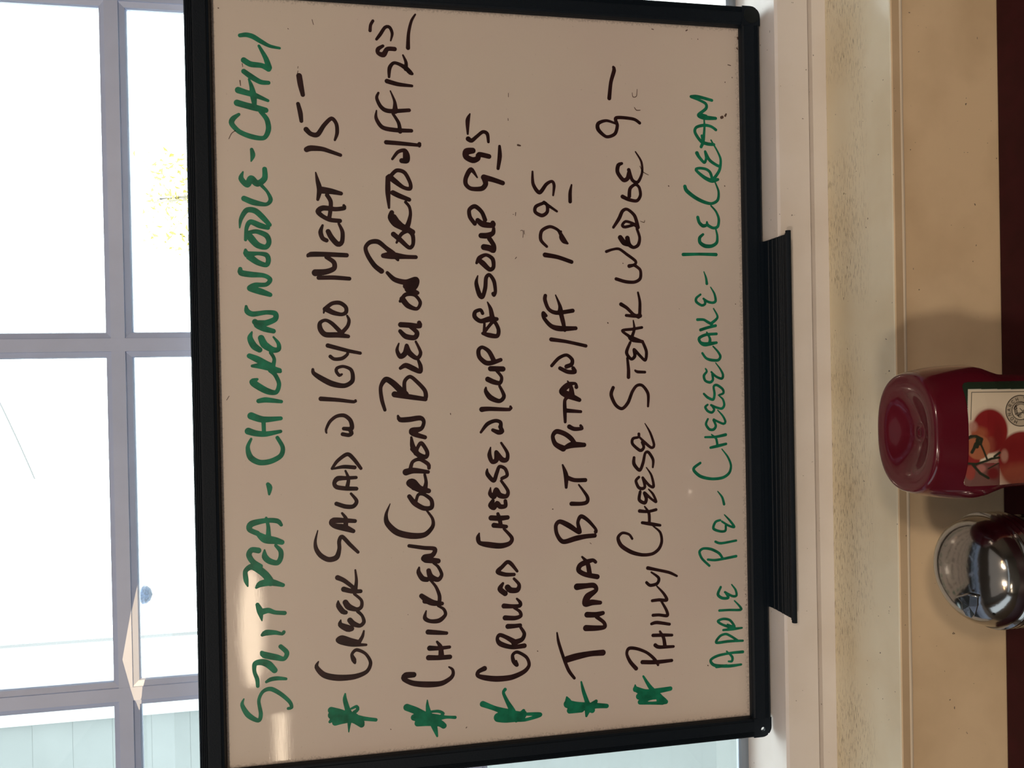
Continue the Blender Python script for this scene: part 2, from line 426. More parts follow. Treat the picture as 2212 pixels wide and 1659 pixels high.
bm = bmesh.new(); tube(bm, [(TX0 - 0.0022, -0.0464, zt), (TX1 + 0.0022, -0.0464, zt)], 0.0021, 12)
att(obj('tray_lip', bm, M['black'], smooth=False))
# ---- handwriting: traced pen strokes, laid as a thin film of ink on the enamel
STROKES = """g|CHILI
T1|325,318,34 380,312,40 440,328,44 510,370,40 590,412,30 680,432,22
T1|360,540,50 420,575,50 520,588,44 580,618,48
T1|585,605,50 555,520,42 495,412,24
T1|360,640,44 430,690,48 510,735,42 580,742,34
T1|310,808,56 380,830,50 450,850,46 575,902,26
T1|300,922,56 380,945,54 460,965,56 555,988,46
T1|405,710,18 430,780,38 445,860,54 455,940,36
T1|315,1025,26 262,1065,44 252,1110,44 320,1180,42 430,1225,44 540,1235,38 580,1160,44 565,1070,42 510,1000,36
g|-
T1|430,1340,30 440,1390,42 425,1445,12
g|NOODLE
T1|352,1540,14 335,1600,44 390,1655,50 425,1600,56 480,1645,54 545,1600,48 546,1515,40
T2|362,120,48 450,155,50 560,172,32 600,130,36 570,60,26 520,5,30
T2|322,382,12 335,300,34 385,225,44 460,230,50 530,290,48 590,355,36
T2|575,382,36 500,360,50 420,330,44 385,380,34 375,490,26
T2|385,430,30 470,415,38 560,450,46 585,510,42 555,555,44 480,535,54 420,470,60 400,435,40
T2|375,580,24 390,620,56 480,612,32 560,625,42 580,670,42 560,715,40 480,690,50 410,640,60
T2|328,750,34 335,785,50 420,800,50 540,810,38 595,845,38 560,890,36 460,895,42 410,925,42 500,950,56 595,982,38
g|CHICKEN
T2|380,1085,22 390,1130,46 440,1155,46 560,1140,38 640,1150,44 640,1200,46 560,1235,52 480,1245,62 540,1285,52 625,1308,40
T2|460,1225,50 490,1250,50
T2|432,1315,14 415,1370,46 450,1440,58 500,1475,48
T2|515,1370,54 545,1430,62 620,1475,50 670,1470,40 670,1420,32 625,1360,16
T2|410,1530,44 480,1560,56 560,1600,52 620,1620,42
T2|600,1500,30 632,1560,30 615,1640,40
T2|435,1620,26 520,1620,54 600,1640,50 680,1658,36
T3|480,80,22 440,105,56 500,150,58 580,190,52 650,195,38 675,120,36 640,40,36 600,5,36
T3|600,0,44 685,10,30
T3|492,275,38 560,265,46 695,280,30
T3|425,408,62 530,440,54 690,430,34
T3|400,545,60 470,565,52 560,570,46 688,547,30
T3|535,440,36 540,560,34
T3|425,615,22 395,690,34 420,780,50 500,825,48 600,815,46 690,765,42 708,690,36 660,603,32
g|-
T3|575,1020,32 590,1050,46 587,1110,20
g|PEA
T3|695,1385,28 660,1350,42 560,1345,42 430,1375,54 410,1425,44 480,1460,44
T3|480,1460,34 550,1510,70 640,1525,60 700,1540,44
T3|560,1322,22 578,1400,32 580,1490,44
T4|490,-45,50 430,-50,46 405,-5,46 440,55,46 510,95,38
T4|545,-50,14 548,10,50 590,50,50 660,65,44 690,20,42 690,-40,40 645,-90,26
T4|395,275,14 380,220,42 375,140,40 430,100,52 500,130,62 560,180,62 600,240,66
T4|472,288,22 510,255,54 600,240,60 710,265,34
g|SPLIT
T4|482,440,34 505,500,52 522,583,12
T4|520,505,54 580,492,46 640,510,36 725,515,36
T4|525,712,28 560,692,50 640,690,38 705,702,26 718,685,30
T4|520,868,30 545,890,56 650,912,52 720,925,36 745,870,40 690,815,38
T4|485,1170,30 480,1110,36 455,1040,32 460,970,42 520,955,54 580,975,62 635,1028,50
T4|562,1132,24 600,1110,36 660,1100,36 738,1105,24
T4|360,1285,12 345,1340,32 400,1430,46 490,1478,34 512,1420,34 494,1300,28 530,1220,30 600,1195,38 690,1240,36 770,1310,32 788,1360,28 758,1370,26
b|GREEK
T4|1200,198,44 1260,225,38 1345,290,32
T4|1358,130,16 1368,220,26 1360,300,34
T4|1255,302,46 1330,320,40 1405,320,34
T4|1205,408,14 1208,450,42 1245,500,46 1272,510,36
T4|1270,420,48 1300,460,54 1370,482,36 1412,460,32 1412,400,26 1350,345,24
T4|1228,578,12 1225,620,42 1290,652,60 1325,655,44
T4|1310,580,46 1340,610,48 1400,628,34 1435,595,32 1420,540,26 1380,500,30
T4|1455,800,22 1330,797,38 1230,775,42 1200,755,34 1240,735,40 1320,757,34 1380,775,40
T4|1390,780,36 1422,725,28 1435,675,16
T4|1028,950,12 1012,1000,36 1080,1070,50 1200,1095,54 1350,1085,46 1460,1040,34 1495,960,30 1450,880,26 1370,845,30 1328,885,26 1345,935,42 1355,963,20
b|SALAD
T3|1352,870,34 1250,864,32 1148,885,14
T3|1150,880,24 1200,810,30 1285,752,34 1340,790,34 1408,878,28
T3|1365,960,28 1280,965,34 1200,970,44 1170,1010,34 1190,1045,38 1270,1058,38 1368,1060,34
T3|1270,900,18 1297,970,28 1285,1050,36
T3|1190,1195,36 1270,1220,38 1340,1218,36 1370,1170,32 1320,1105,22
T3|1355,1350,34 1260,1345,42 1165,1345,50 1142,1370,36 1180,1395,46 1260,1410,58 1340,1440,36
T3|1240,1280,20 1275,1330,32 1270,1400,44
T3|1022,1435,10 1000,1530,24 1008,1600,36 1050,1660,42 1120,1695,44 1190,1675,46 1215,1600,34 1214,1530,34 1240,1490,34 1310,1560,34 1382,1628,28
b|w/
T3|1100,560,16 1096,532,22 1130,460,28 1190,412,30 1260,405,34 1315,450,36 1325,520,38 1255,522,32
T3|1310,530,38 1325,565,34 1300,580,34 1245,572,34
T3|1050,255,40 1200,265,34 1345,282,28 1360,270,22
b|GYRO
T3|978,-8,24 985,25,34 1050,70,46 1150,120,50 1260,138,40 1328,100,38 1335,40,34 1315,-10,30 1250,-35,26 1195,-20,28 1188,10,28 1215,45,28 1238,35,18
T2|1112,1437,38 1200,1460,36 1300,1485,32 1402,1505,28
T2|1135,1535,32 1170,1558,30 1240,1552,32 1288,1515,26 1290,1485,24
T2|1295,1355,32 1200,1342,46 1090,1338,46 1045,1290,44 1042,1235,34 1090,1210,28 1150,1240,34 1240,1330,38
T2|1235,1325,36 1288,1265,32 1302,1210,28 1285,1170,18
T2|1085,1110,36 1150,1060,34 1220,1055,36 1272,1092,34 1275,1138,34 1235,1158,32 1160,1142,42 1100,1110,50
T2|1075,1145,14 1085,1105,30
b|MEAT
T1|1003,1545,12 1020,1620,34 1038,1700,46 1022,1788,26
T2|1065,45,60 1140,55,50 1230,75,34
T2|1255,182,24 1258,205,36 1180,215,38 1070,205,46 1025,235,44 1060,275,38 1130,310,38 1220,320,36
T2|1105,90,36 1138,150,36 1132,250,34 1122,300,36
T2|1065,360,20 1047,420,38 1065,475,38 1100,495,36
T2|1115,415,42 1145,470,46 1200,528,46 1238,510,38 1243,420,34 1210,345,22
T2|932,635,24 960,620,44 1100,620,42 1280,628,38
T2|1100,645,36 1165,690,40 1168,745,42 1100,775,48 1000,785,60
T2|1030,830,36 1160,828,38 1305,838,34
b|15 -
T1|855,680,48 868,760,48 888,850,36
T1|845,930,32 865,1010,40 875,1085,32
T1|918,1160,44 960,1200,40 1020,1205,42 1080,1120,36 1145,1062,34 1188,1110,32 1195,1190,32 1175,1255,20
T1|922,1340,46 960,1328,50 1060,1335,40 1140,1360,34 1225,1390,30
g|*
T4|1268,1238,14 1265,1290,36 1290,1380,46 1310,1430,60
T4|1142,1385,56 1220,1410,66 1310,1440,62 1430,1460,38 1542,1472,30
T4|1130,1490,24 1175,1450,60
T4|1150,1430,70 1300,1450,90
T4|1180,1495,56 1250,1465,80 1330,1450,90 1410,1500,60
T4|1415,1515,50 1350,1470,60
T4|1300,1580,10 1305,1500,32 1320,1440,60
T4|1325,1370,20 1370,1352,26 1380,1378,28 1350,1405,34
b|CHICKEN
U3|430,1572,30 560,1590,34 660,1600,36 640,1655,42 570,1675,50 580,1695,56 690,1708,44
U4|520,108,18 515,150,38 550,205,46 592,215,42
U4|605,135,40 625,190,50 690,215,40 722,170,30 690,100,26 650,70,20
U4|542,362,42 600,405,56 650,425,50 725,430,34
U4|570,410,40 680,425,34
U4|620,220,20 670,280,26 702,360,32 700,425,34
U4|583,495,12 572,560,36 620,588,34 700,582,40 755,530,30 740,480,26 690,452,20
U4|600,685,44 680,690,40 765,695,30
U4|615,830,46 700,830,36 792,820,28
U4|605,915,46 700,915,42 795,908,40
U4|680,772,20 712,820,38 718,900,50
U4|470,1068,48 400,1075,54 385,1108,40 470,1145,46 600,1155,52 720,1145,44 800,1100,36 825,1060,30 818,1020,24 787,998,14
b|CORDON
U3|330,408,20 350,442,42 430,440,46 530,427,42 562,460,32 540,520,36 460,545,60 490,575,46 572,600,36
U3|450,600,20 462,680,44 495,740,50
U3|460,705,40 520,760,46 580,775,38 592,730,34 540,652,34 505,695,30 495,740,30
U3|402,912,58 470,898,50 600,910,32
U3|440,890,34 462,820,30 525,797,32 600,840,34 608,875,30
U3|435,1010,60 460,1015,84 520,1060,62 605,1080,42
U3|455,990,40 480,1040,70
U3|570,935,24 582,1000,30 572,1060,44
U3|432,1130,38 480,1190,46 560,1235,42 630,1228,38 628,1160,34 560,1110,30 512,1115,28 490,1180,26
U3|260,1195,8 225,1290,28 235,1370,46 320,1450,54 450,1482,54 570,1472,44 640,1400,34 640,1330,26 590,1258,18
b|BLEU
U2|355,1250,46 440,1255,46 525,1262,40 520,1232,36
U2|350,1308,34 400,1355,46 480,1365,44 500,1320,40 440,1268,32
U2|338,1418,14 322,1480,30 352,1535,42 395,1505,46 408,1435,30 430,1500,48 500,1550,36 533,1500,30 490,1402,20
U2|352,1640,28 400,1615,44 470,1645,48 530,1670,36 532,1620,36 512,1568,24
U3|213,355,28 185,260,34 176,150,32 220,82,46 280,110,52 350,175,56 395,215,60
U3|390,195,34 390,100,32 440,57,32 510,112,34 570,180,36 580,240,36 555,262,24
U3|300,215,52 420,235,46 575,258,38
b|on
U2|235,785,30 300,845,42 400,870,48 490,850,56 470,910,62 400,905,50
U2|420,930,60 505,965,34
U2|350,1040,26 400,980,36 480,985,30 530,1050,30 500,1108,30 420,1080,46 370,1020,50
b|PORTO
U1|265,1575,32 320,1527,34 390,1548,34 440,1640,32 438,1690,34 380,1680,34 310,1630,46 255,1585,50
U1|240,1590,40 240,1720,44 250,1862,20
U2|285,68,44 340,95,44 430,130,36
U2|275,245,40 265,290,50 310,335,76 360,370,60 400,390,56 462,420,44
U2|290,290,60 330,350,60
U2|398,152,26 432,195,26 442,260,28 425,340,40 400,400,50
U2|290,440,44 350,490,42 430,560,34 465,530,32 462,450,36 420,410,36 360,440,32 318,515,20
U2|182,770,46 120,720,42 60,630,38 40,560,34 80,512,38 150,507,42 220,560,38 290,620,50 330,670,24
U2|200,632,42 270,630,62 400,642,38 490,645,34
b|w/ff
U1|280,1425,22 330,1362,30 390,1348,34 415,1390,40 410,1440,44 365,1440,44
U1|395,1370,40 400,1430,50
U1|225,1275,38 350,1285,36 525,1302,28
U1|522,1290,34 522,1310,24
U1|138,990,12 135,1060,30 190,1140,36 300,1165,38 450,1172,32
U1|285,1020,24 335,1100,30 350,1180,36
U1|155,832,20 140,880,28 180,960,34 250,995,38 430,988,32
U1|262,815,12 300,910,26 305,995,50
b|12 95
U1|232,727,40 330,755,36 455,770,24
U1|250,690,22 255,610,34 290,565,28 340,575,30 400,610,40 440,650,40 458,662,24
U1|375,495,16 402,560,28 400,620,34
U1|195,412,26 152,440,36 152,475,34 200,490,46 235,440,38 300,440,38
U1|138,352,24 170,310,30 215,245,28 255,245,28 278,300,26 265,365,14
U1|105,188,26 85,225,26 80,275,28
U1|485,130,16 450,190,24 425,300,28 420,430,36
g|*
U4|410,1360,60 490,1390,62 560,1430,70 640,1450,60
U4|594,1295,10 595,1350,30 612,1430,50 655,1530,50 682,1618,18
U4|475,1450,56 600,1460,90 750,1448,30 842,1450,28
U4|508,1502,56 600,1480,90 700,1500,60 740,1525,50
U4|620,1400,20 690,1395,26 735,1415,26 710,1445,30
b|GRILLED
U4|1398,140,24 1345,75,34 1310,58,34 1265,100,34 1225,145,40 1290,170,36 1370,170,30
U4|1270,250,24 1245,300,46 1290,340,46
U4|1312,285,50 1340,310,50 1400,308,44 1415,260,30 1370,208,24
U4|1280,452,44 1350,455,36 1420,450,34 1425,420,30 1395,387,18
U4|1290,558,44 1380,560,38 1430,540,32 1420,500,28 1370,470,20
U4|1315,635,44 1370,632,38 1425,625,34
U4|1462,808,42 1350,820,38 1250,792,44 1220,750,30 1240,712,34 1300,732,36 1370,772,48
U4|1370,780,50 1440,752,38 1462,700,32 1430,645,26
U4|1105,1012,44 1052,1040,36 1045,1075,34 1110,1095,46 1220,1105,50 1350,1090,46 1460,1040,38 1505,980,30 1480,910,28 1400,865,28 1358,890,28 1365,945,36 1395,980,34 1388,945,20
b|CHEESE
U3|1160,690,12 1150,760,38 1175,820,36 1213,800,44 1210,730,30 1260,798,46 1305,800,36 1310,740,30 1255,650,20
U3|1130,885,14 1132,930,36 1188,988,36 1215,920,34 1240,862,30 1290,882,30 1308,940,30 1262,968,30
U3|1160,1050,10 1156,1105,38 1190,1130,46 1210,1070,42 1240,1118,48 1300,1128,38 1315,1080,30 1255,990,24
U3|1180,1170,34 1160,1210,44 1190,1232,40 1218,1190,40 1245,1220,42 1292,1215,36 1292,1170,32
U3|1165,1322,46 1240,1325,46 1312,1318,38
U3|1190,1388,44 1250,1395,38 1300,1400,32
U3|1225,1285,28 1240,1330,36 1252,1390,34
U3|1058,1460,14 1048,1500,38 1062,1545,36 1140,1562,50 1250,1572,48 1330,1550,38 1350,1500,32 1280,1420,24
b|w/
U3|1073,555,22 1130,482,34 1200,452,32 1248,465,32 1250,510,36
U3|1180,535,30 1230,555,42 1262,545,40 1245,505,34
U3|1082,350,46 1150,345,38 1330,350,30 1338,325,22
b|CUP
U3|1118,155,18 1118,190,36 1160,245,48 1240,275,36 1280,230,34 1240,140,24
U3|1135,80,46 1190,105,44 1245,112,34 1258,60,28 1215,5,26
U3|1160,-15,46 1270,-12,46
U2|1190,1575,42 1145,1490,38 1085,1452,30 1052,1480,36 1060,1540,38 1115,1590,42 1170,1592,40 1250,1565,34
b|of
U2|1088,1148,30 1070,1118,30 1022,1135,34 1018,1180,38 1070,1218,38 1150,1200,48 1215,1200,34
U2|1132,1048,12 1160,1110,34 1175,1190,46
U2|1090,1328,28 1150,1345,42 1220,1350,36 1230,1290,34 1190,1222,32 1140,1270,28 1100,1326,28
U2|1105,1240,22 1102,1328,28
b|SOUP
U2|1018,345,36 975,285,36 970,220,34 1020,190,38 1080,240,36 1110,310,38
U2|1045,315,40 1090,350,52 1180,360,44 1180,338,40
U2|1075,452,46 1130,452,50 1180,430,40 1188,388,28
U2|1100,555,52 1150,565,54 1185,585,44 1188,540,40 1150,480,42
U2|1035,697,24 1060,652,38 1120,625,30 1178,662,36 1185,735,34 1150,755,38 1090,700,48 1055,672,36
U2|1045,812,12 1032,880,34 1060,980,42 1088,1000,36 1112,920,36 1120,830,34 1150,803,30 1190,860,34 1203,950,30 1190,985,32 1183,972,32
b|9 95
U1|1040,1590,14 985,1520,40 940,1590,38 938,1650,38 985,1690,36 1080,1690,42 1115,1650,44 1105,1600,50
U1|1100,1590,52 1180,1610,44 1268,1640,40
U1|1000,1350,50 945,1360,60 940,1405,50 1000,1435,52 1045,1420,46 1058,1385,44 1145,1402,42
U1|960,1245,44 990,1260,36 1040,1220,30 1090,1182,30 1130,1200,32 1140,1272,24
U1|975,1020,12 955,1080,38 955,1200,18
U1|1240,1310,24 1242,1400,38 1227,1510,28
g|*
U4|1290,1200,30 1275,1230,26 1310,1310,34 1360,1400,50 1390,1480,30
U4|1090,1330,52 1200,1370,42 1320,1410,66
U4|1230,1450,80 1300,1440,110 1420,1440,84 1455,1420,60
U4|1455,1390,30 1440,1410,40
U4|1470,1420,26 1605,1425,36 1480,1470,28 1400,1470,40
b|TUNA
V4|690,58,30 665,42,32 600,62,46 550,90,44 540,135,42 600,170,42 705,190,44
V4|570,12,18 618,70,38 636,160,42
V4|525,280,58 600,272,46 675,268,44 695,310,36 620,368,60 600,430,56 660,420,50 732,422,34
V4|615,530,50 690,530,46 755,515,36
V4|605,650,54 700,650,46 770,640,36 765,600,32 700,550,34
V4|345,692,14 360,780,26 405,920,28 450,1030,30 500,1098,26
V4|435,930,58 520,905,58 640,880,48 755,870,52
b|BLT
V3|395,847,16 425,940,42 427,1048,26
V3|430,958,40 500,983,36 598,983,36
V3|475,1195,38 560,1195,34 612,1180,34 615,1130,30 540,1025,16
V3|682,1480,38 600,1488,40 515,1505,46 400,1535,40 345,1470,34 335,1390,34 370,1355,38 450,1390,46 540,1450,36 545,1430,38 532,1360,30 560,1308,36 620,1342,32 690,1420,26 692,1445,34
b|PITA
V3|518,150,34 508,118,24 440,130,42 385,185,44 430,215,62 545,265,36
V3|440,97,14 470,150,34 475,215,54
V3|400,175,44 450,135,40
V3|418,462,26 415,360,34 415,270,30 440,240,32
V3|425,360,38 558,370,26
V3|455,505,40 500,525,36 568,520,30 556,495,24
V3|400,700,54 330,660,42 307,590,34 340,548,42 410,567,42 470,610,42 518,675,34
V3|412,695,34 480,668,54 588,668,38
b|w/ff
V2|297,1618,28 360,1550,30 430,1522,28 480,1562,32 475,1605,36 430,1625,38
V2|372,1640,34 440,1672,36 503,1672,38 490,1640,34
V2|293,1382,36 430,1402,30 603,1440,30
V2|248,1170,26 222,1145,32 228,1190,32 290,1260,38 370,1285,48 512,1282,34
V2|380,1150,40 400,1230,38 415,1302,26
V2|240,990,32 237,1030,34 270,1110,32 340,1143,36 485,1125,36
V2|332,985,12 370,1080,30 375,1140,54
b|12 95
V2|238,625,42 350,645,36 475,688,34
V2|253,550,24 200,490,30 208,410,30 280,372,28 350,400,26 385,450,34 435,520,22
V2|380,415,20 375,470,22 400,510,20 440,522,18
V1|180,1455,22 125,1480,24 120,1520,24 168,1545,26 205,1520,24 205,1470,24 182,1452,24 275,1515,16
V1|100,1230,14 105,1320,24 150,1380,28 200,1320,24 240,1300,20 255,1330,22 248,1400,14
V1|380,1325,12 370,1380,24 370,1445,26
g|*
V4|562,1132,16 580,1210,30 610,1300,38 635,1370,50
V4|432,1268,14 445,1310,60
V4|440,1330,70 520,1350,76 620,1350,66 700,1345,48 790,1348,38
V4|460,1388,54 560,1370,70
V4|695,1305,30 650,1360,70 660,1385,50
V4|608,1438,20 618,1390,50
b|PHILLY
V4|1158,112,32 1250,130,26 1350,152,26 1418,183,20
V4|1190,150,16 1255,200,26 1242,250,28 1180,267,28 1147,242,26
V4|1240,275,14 1300,340,24 1328,398,28 1260,397,28 1198,405,26
V4|1280,410,20 1325,490,26 1332,538,28 1260,532,26 1205,535,28
V4|1192,612,26 1240,600,30 1352,615,26
V4|1205,715,30 1290,713,30 1375,713,24
V4|1225,803,34 1260,820,32 1388,815,24
V4|1267,680,20 1300,740,30 1312,815,34
V4|1053,1012,36 1000,950,32 970,880,26 990,832,30 1060,835,28 1150,870,26 1220,930,28 1250,980,22
V4|1110,955,36 1230,955,36 1372,940,28
b|CHEESE
V3|1132,475,8 1180,560,20 1214,668,24 1190,693,24 1135,650,26 1085,600,18
V3|1078,570,26 1075,598,22 1025,612,26 1022,660,26 1090,718,28 1122,690,26 1108,645,26
V3|1035,782,26 1035,840,32 1085,895,28 1115,830,28 1135,742,24 1165,735,26 1205,800,26 1203,868,18
V3|1145,870,10 1190,940,20 1210,1040,26 1170,1030,24 1112,962,24
V3|1078,957,24 1052,990,26 1075,1048,28 1110,1060,28 1132,1040,26 1115,970,24
V3|1165,1065,12 1205,1110,22 1233,1178,22 1190,1152,22 1128,1097,26 1145,1150,30 1130,1188,30 1082,1160,30 1090,1088,26
V3|1085,1260,32 1160,1265,26 1232,1248,26
V3|1108,1365,26 1190,1377,32 1268,1388,24
V3|1130,1220,14 1168,1280,26 1172,1370,26
V3|1018,1508,22 990,1470,22 930,1457,24 892,1500,30 920,1570,36 1010,1628,36 1110,1653,30 1200,1643,28 1258,1598,28 1283,1530,26 1268,1450,22 1205,1395,12
b|STEAK
V2|1070,962,18 1087,1050,26 1085,1170,30
V2|918,1067,34 970,1100,30 1030,1158,28 1075,1180,34
V2|965,1167,26 1030,1172,30 1088,1170,38
V2|1105,1275,24 1020,1290,26 930,1303,24 985,1350,28 1020,1378,50 1100,1400,30
V2|1028,1212,12 1037,1290,24 1012,1370,30
V2|1110,1400,26 1145,1490,28 1135,1568,26 1085,1525,26 1035,1472,26 1042,1530,30 1010,1558,26 968,1500,30 1000,1410,24
V2|975,1550,22 985,1650,30 985,1720,32
V2|1045,1660,18 1065,1672,26 1132,1675,24
V3|848,155,30 830,220,32 870,310,30 928,343,28 980,290,30 1020,190,28 1060,137,26 1110,137,26 1160,210,28 1160,322,20
b|WEDGE
V1|838,1088,10 880,1160,16 885,1240,18 855,1305,22 815,1290,24 790,1218,26
V1|790,1240,26 780,1280,30 750,1290,28 710,1235,28 715,1185,28 740,1172,20
V2|932,103,36 990,130,32 1060,140,28 1092,90,28 1080,20,26 1045,-5,26 1000,30,30 992,100,34
V2|850,378,24 900,300,32 932,232,30 975,217,26 1040,275,30 1070,378,34
V2|1062,370,34 1020,342,26 960,325,24 930,358,26 955,375,26 1060,348,24
V2|1060,390,24 1085,470,26 1072,535,30 1030,558,28 990,530,38 975,475,42
V2|912,470,44 945,515,48 985,530,40
V2|787,595,26 840,577,22 900,572,24 970,620,26 1048,680,26 1040,712,24 992,725,34
V2|1035,715,28 1090,760,26 1090,835,28 1040,868,28 960,865,30 875,840,30
b|9.-
V1|680,482,20 685,505,28 662,590,26 650,705,28
V1|868,882,22 820,853,22 700,845,24 708,900,24 690,960,24 630,980,22 572,930,28 572,885,26 630,865,20 695,885,16
b|faint
V1|815,665,4 820,695,5 845,690,5 850,640,4
V1|830,770,5 845,790,6 872,790,5
V1|870,1190,5 890,1230,6 932,1255,4
V2|1092,322,5 1125,335,6 1130,315,5
V2|18,408,5 40,408,5 40,470,4
V2|50,405,4 52,440,4
U1|1320,835,5 1320,870,5
U1|1316,1060,5 1318,1080,6
U1|1405,1300,18 1425,1305,14
U2|1360,262,4 1368,262,4
U2|1385,245,7 1382,275,5
U2|1380,660,6 1393,645,6
W1|765,575,34 775,570,34
W1|810,555,24 820,535,20
T1|325,722,10 330,768,6
T1|345,570,7 350,600,5
T1|225,1245,5 250,1195,6 285,1170,7
T1|845,595,5 843,612,4
T1|845,635,4 838,665,6
T1|970,175,4 984,222,5
T1|130,72,10 134,74,8
T1|754,256,7 758,260,7
T3|228,230,5 205,268,5
U3|800,385,8 802,398,6
U4|420,528,6 421,530,6
U4|940,1545,7 948,1535,6
U4|265,1555,7 268,1558,8
U4|1580,855,9 1583,858,8
V3|305,1243,10 309,1243,10
V3|640,1545,5 652,1555,5
V2|798,1232,10 802,1236,10
V2|935,700,9 937,702,8
V1|1480,588,6 1480,592,6
V1|1200,220,8 1210,215,7
V1|955,208,6 968,212,5
V1|1570,270,12 1572,280,10
V1|1565,345,9 1570,355,7
V1|1500,465,6 1520,470,6
V1|1530,555,6 1531,558,6
V1|1285,280,6 1286,284,5
V1|1240,278,4 1241,280,4
V1|1075,1332,8 1077,1335,8
W2|932,1142,10 934,1145,10
W2|260,1200,7 261,1202,7
W1|803,1390,12 805,1396,12
W1|890,95,9 894,100,9
W1|806,152,9 808,156,9
W4|788,968,7 790,970,7
W4|800,1017,6 802,1019,6
W4|795,1063,7 797,1065,7
W4|450,1605,9 456,1610,7
g|CREAM
W1|402,325,36 480,325,38 650,370,34
W1|410,332,30 500,367,30 578,412,34 578,470,36 490,545,38 560,575,54 695,585,36
W1|520,545,44 580,560,40
W1|698,722,34 640,682,32 560,667,36 465,692,34 450,755,36 520,858,38 600,890,40 675,898,34
W1|557,592,18 562,680,26 556,780,32 545,870,38 522,925,36
W1|530,792,30 542,850,32
W1|472,1000,46 500,1050,38 560,1112,34 582,1060,30 570,980,28 620,1080,36 700,1140,34 745,1160,34
W1|640,845,18 720,985,22 755,1080,30 742,1200,34 680,1300,38
W1|722,1315,34 650,1330,48 560,1290,42 460,1202,32 500,1180,32 580,1192,32 630,1232,34 658,1320,36
W1|328,1398,42 350,1450,46 450,1530,44 560,1585,40 650,1602,34 720,1560,34 730,1460,28 690,1350,18
g|ICE
W2|640,-30,20 700,40,26 733,130,32 720,218,34 665,235,34 600,200,36 592,165,24
W2|482,108,38 500,170,38 545,210,42 590,200,34
W2|545,312,30 505,352,38 510,410,42 570,450,46 650,450,40 708,410,36 715,330,28 700,260,22
W2|308,552,40 500,548,34 700,553,40
g|-
W2|555,757,12 580,830,26 590,900,34
g|CHEESECAKE
W2|635,942,14 680,1020,26 695,1105,32 660,1128,30 600,1115,30 550,1080,26
W2|515,1030,24 465,1072,30 465,1118,32 530,1160,30 570,1140,30 562,1095,26
W2|670,1197,16 718,1300,28 650,1370,36
W2|478,1330,34 550,1330,30 600,1358,34 650,1385,32
W2|515,1453,36 600,1425,34 695,1402,34
W2|705,1500,32 580,1510,34 500,1550,36 512,1600,36 570,1625,50 705,1605,32
W2|590,1482,20 628,1560,32 620,1620,42
W3|665,-10,18 720,50,26 752,110,32 725,155,32 640,153,34 580,130,30 537,72,28
W3|695,187,12 750,260,22 783,330,30 768,375,30 700,350,28 645,297,24
W3|575,257,20 590,290,26 555,340,32 572,400,30 630,420,32 663,388,30 655,325,28
W3|555,557,26 600,600,32 665,625,32 682,560,30 672,470,28 710,452,30 778,500,30 788,548,28 740,570,24
W3|725,572,12 780,620,24 798,690,30 768,733,30 700,718,28 642,692,28
W3|600,687,24 572,715,30 600,762,30 650,780,30 678,745,28 650,695,26
W3|720,752,14 780,820,24 812,888,28 790,915,28 720,888,26 672,862,24
W3|603,858,24 580,920,30 620,980,32 670,983,32 698,940,30 670,872,28
W3|570,1075,24 700,1070,30 815,1045,36
W3|635,1200,30 720,1180,36 820,1155,30
W3|645,1042,14 700,1092,28 718,1180,30
W3|770,1217,14 840,1310,24 878,1410,28 858,1500,32 780,1558,34 650,1573,34 520,1545,38 442,1482,36 438,1440,34 512,1383,30
g|-
W4|540,47,10 580,100,20 597,162,24
g|PIE
W4|600,257,10 650,310,20 688,365,22 640,355,20 578,317,18
W4|562,305,20 520,322,22 502,380,24 560,405,22 608,400,22 612,352,20
W4|520,498,22 570,512,22 705,488,20
W4|465,713,22 400,650,22 377,590,24 410,560,22 480,565,24 550,600,24 580,640,22
W4|452,658,20 530,662,22 705,628,24
g|APPLE
W4|665,882,12 700,930,20 708,980,22 670,985,22 605,950,20
W4|567,905,22 542,970,26 580,1003,26 635,1000,24 612,955,22
W4|690,1027,12 740,1080,20 745,1108,22 640,1110,20 555,1115,22
W4|590,1290,20 680,1280,26 758,1270,16
W4|680,1275,24 580,1240,22 542,1210,22 590,1190,22 650,1202,22 690,1260,22 628,1240,16
W4|765,1385,20 640,1390,24 528,1402,24 560,1345,22 610,1325,22 650,1340,22 715,1380,20
W4|765,1485,26 660,1495,22 540,1520,24 477,1560,24 512,1605,28 640,1612,28 750,1598,20
W4|530,1618,28 620,1608,24
W4|620,1480,14 670,1530,24 667,1568,22 637,1570,16
g|*
V4|1118,1082,18 1180,1180,36 1250,1250,44 1305,1305,54
V4|1048,1195,46 1140,1230,62 1260,1210,46 1360,1192,38
V4|1045,1158,10 1047,1200,44
V4|1080,1262,56 1180,1255,70 1240,1230,60
V4|1090,1312,44 1180,1275,40 1260,1260,50
V4|1095,1320,30 1190,1322,26 1290,1320,34
V4|1260,1290,50 1320,1310,40"""
TILE = {'T': (440, 4.1475), 'U': (780, 4.1475), 'V': (1120, 4.1475)}
def tile(k):
    if k == 'V1': return 1120, 0, 3.318
    if k[0] == 'W':
        return {'W1': (1420, 150, 5.53), 'W2': (1420, 450, 5.53), 'W3': (1420, 750, 5.53), 'W4': (1420, 1050, 4.1475)}[k]
    return TILE[k[0]][0], 400 * (int(k[1]) - 1), 4.1475
def board_pt(px, py): p = atY(px, py, 0.0); return (p.x, p.z)
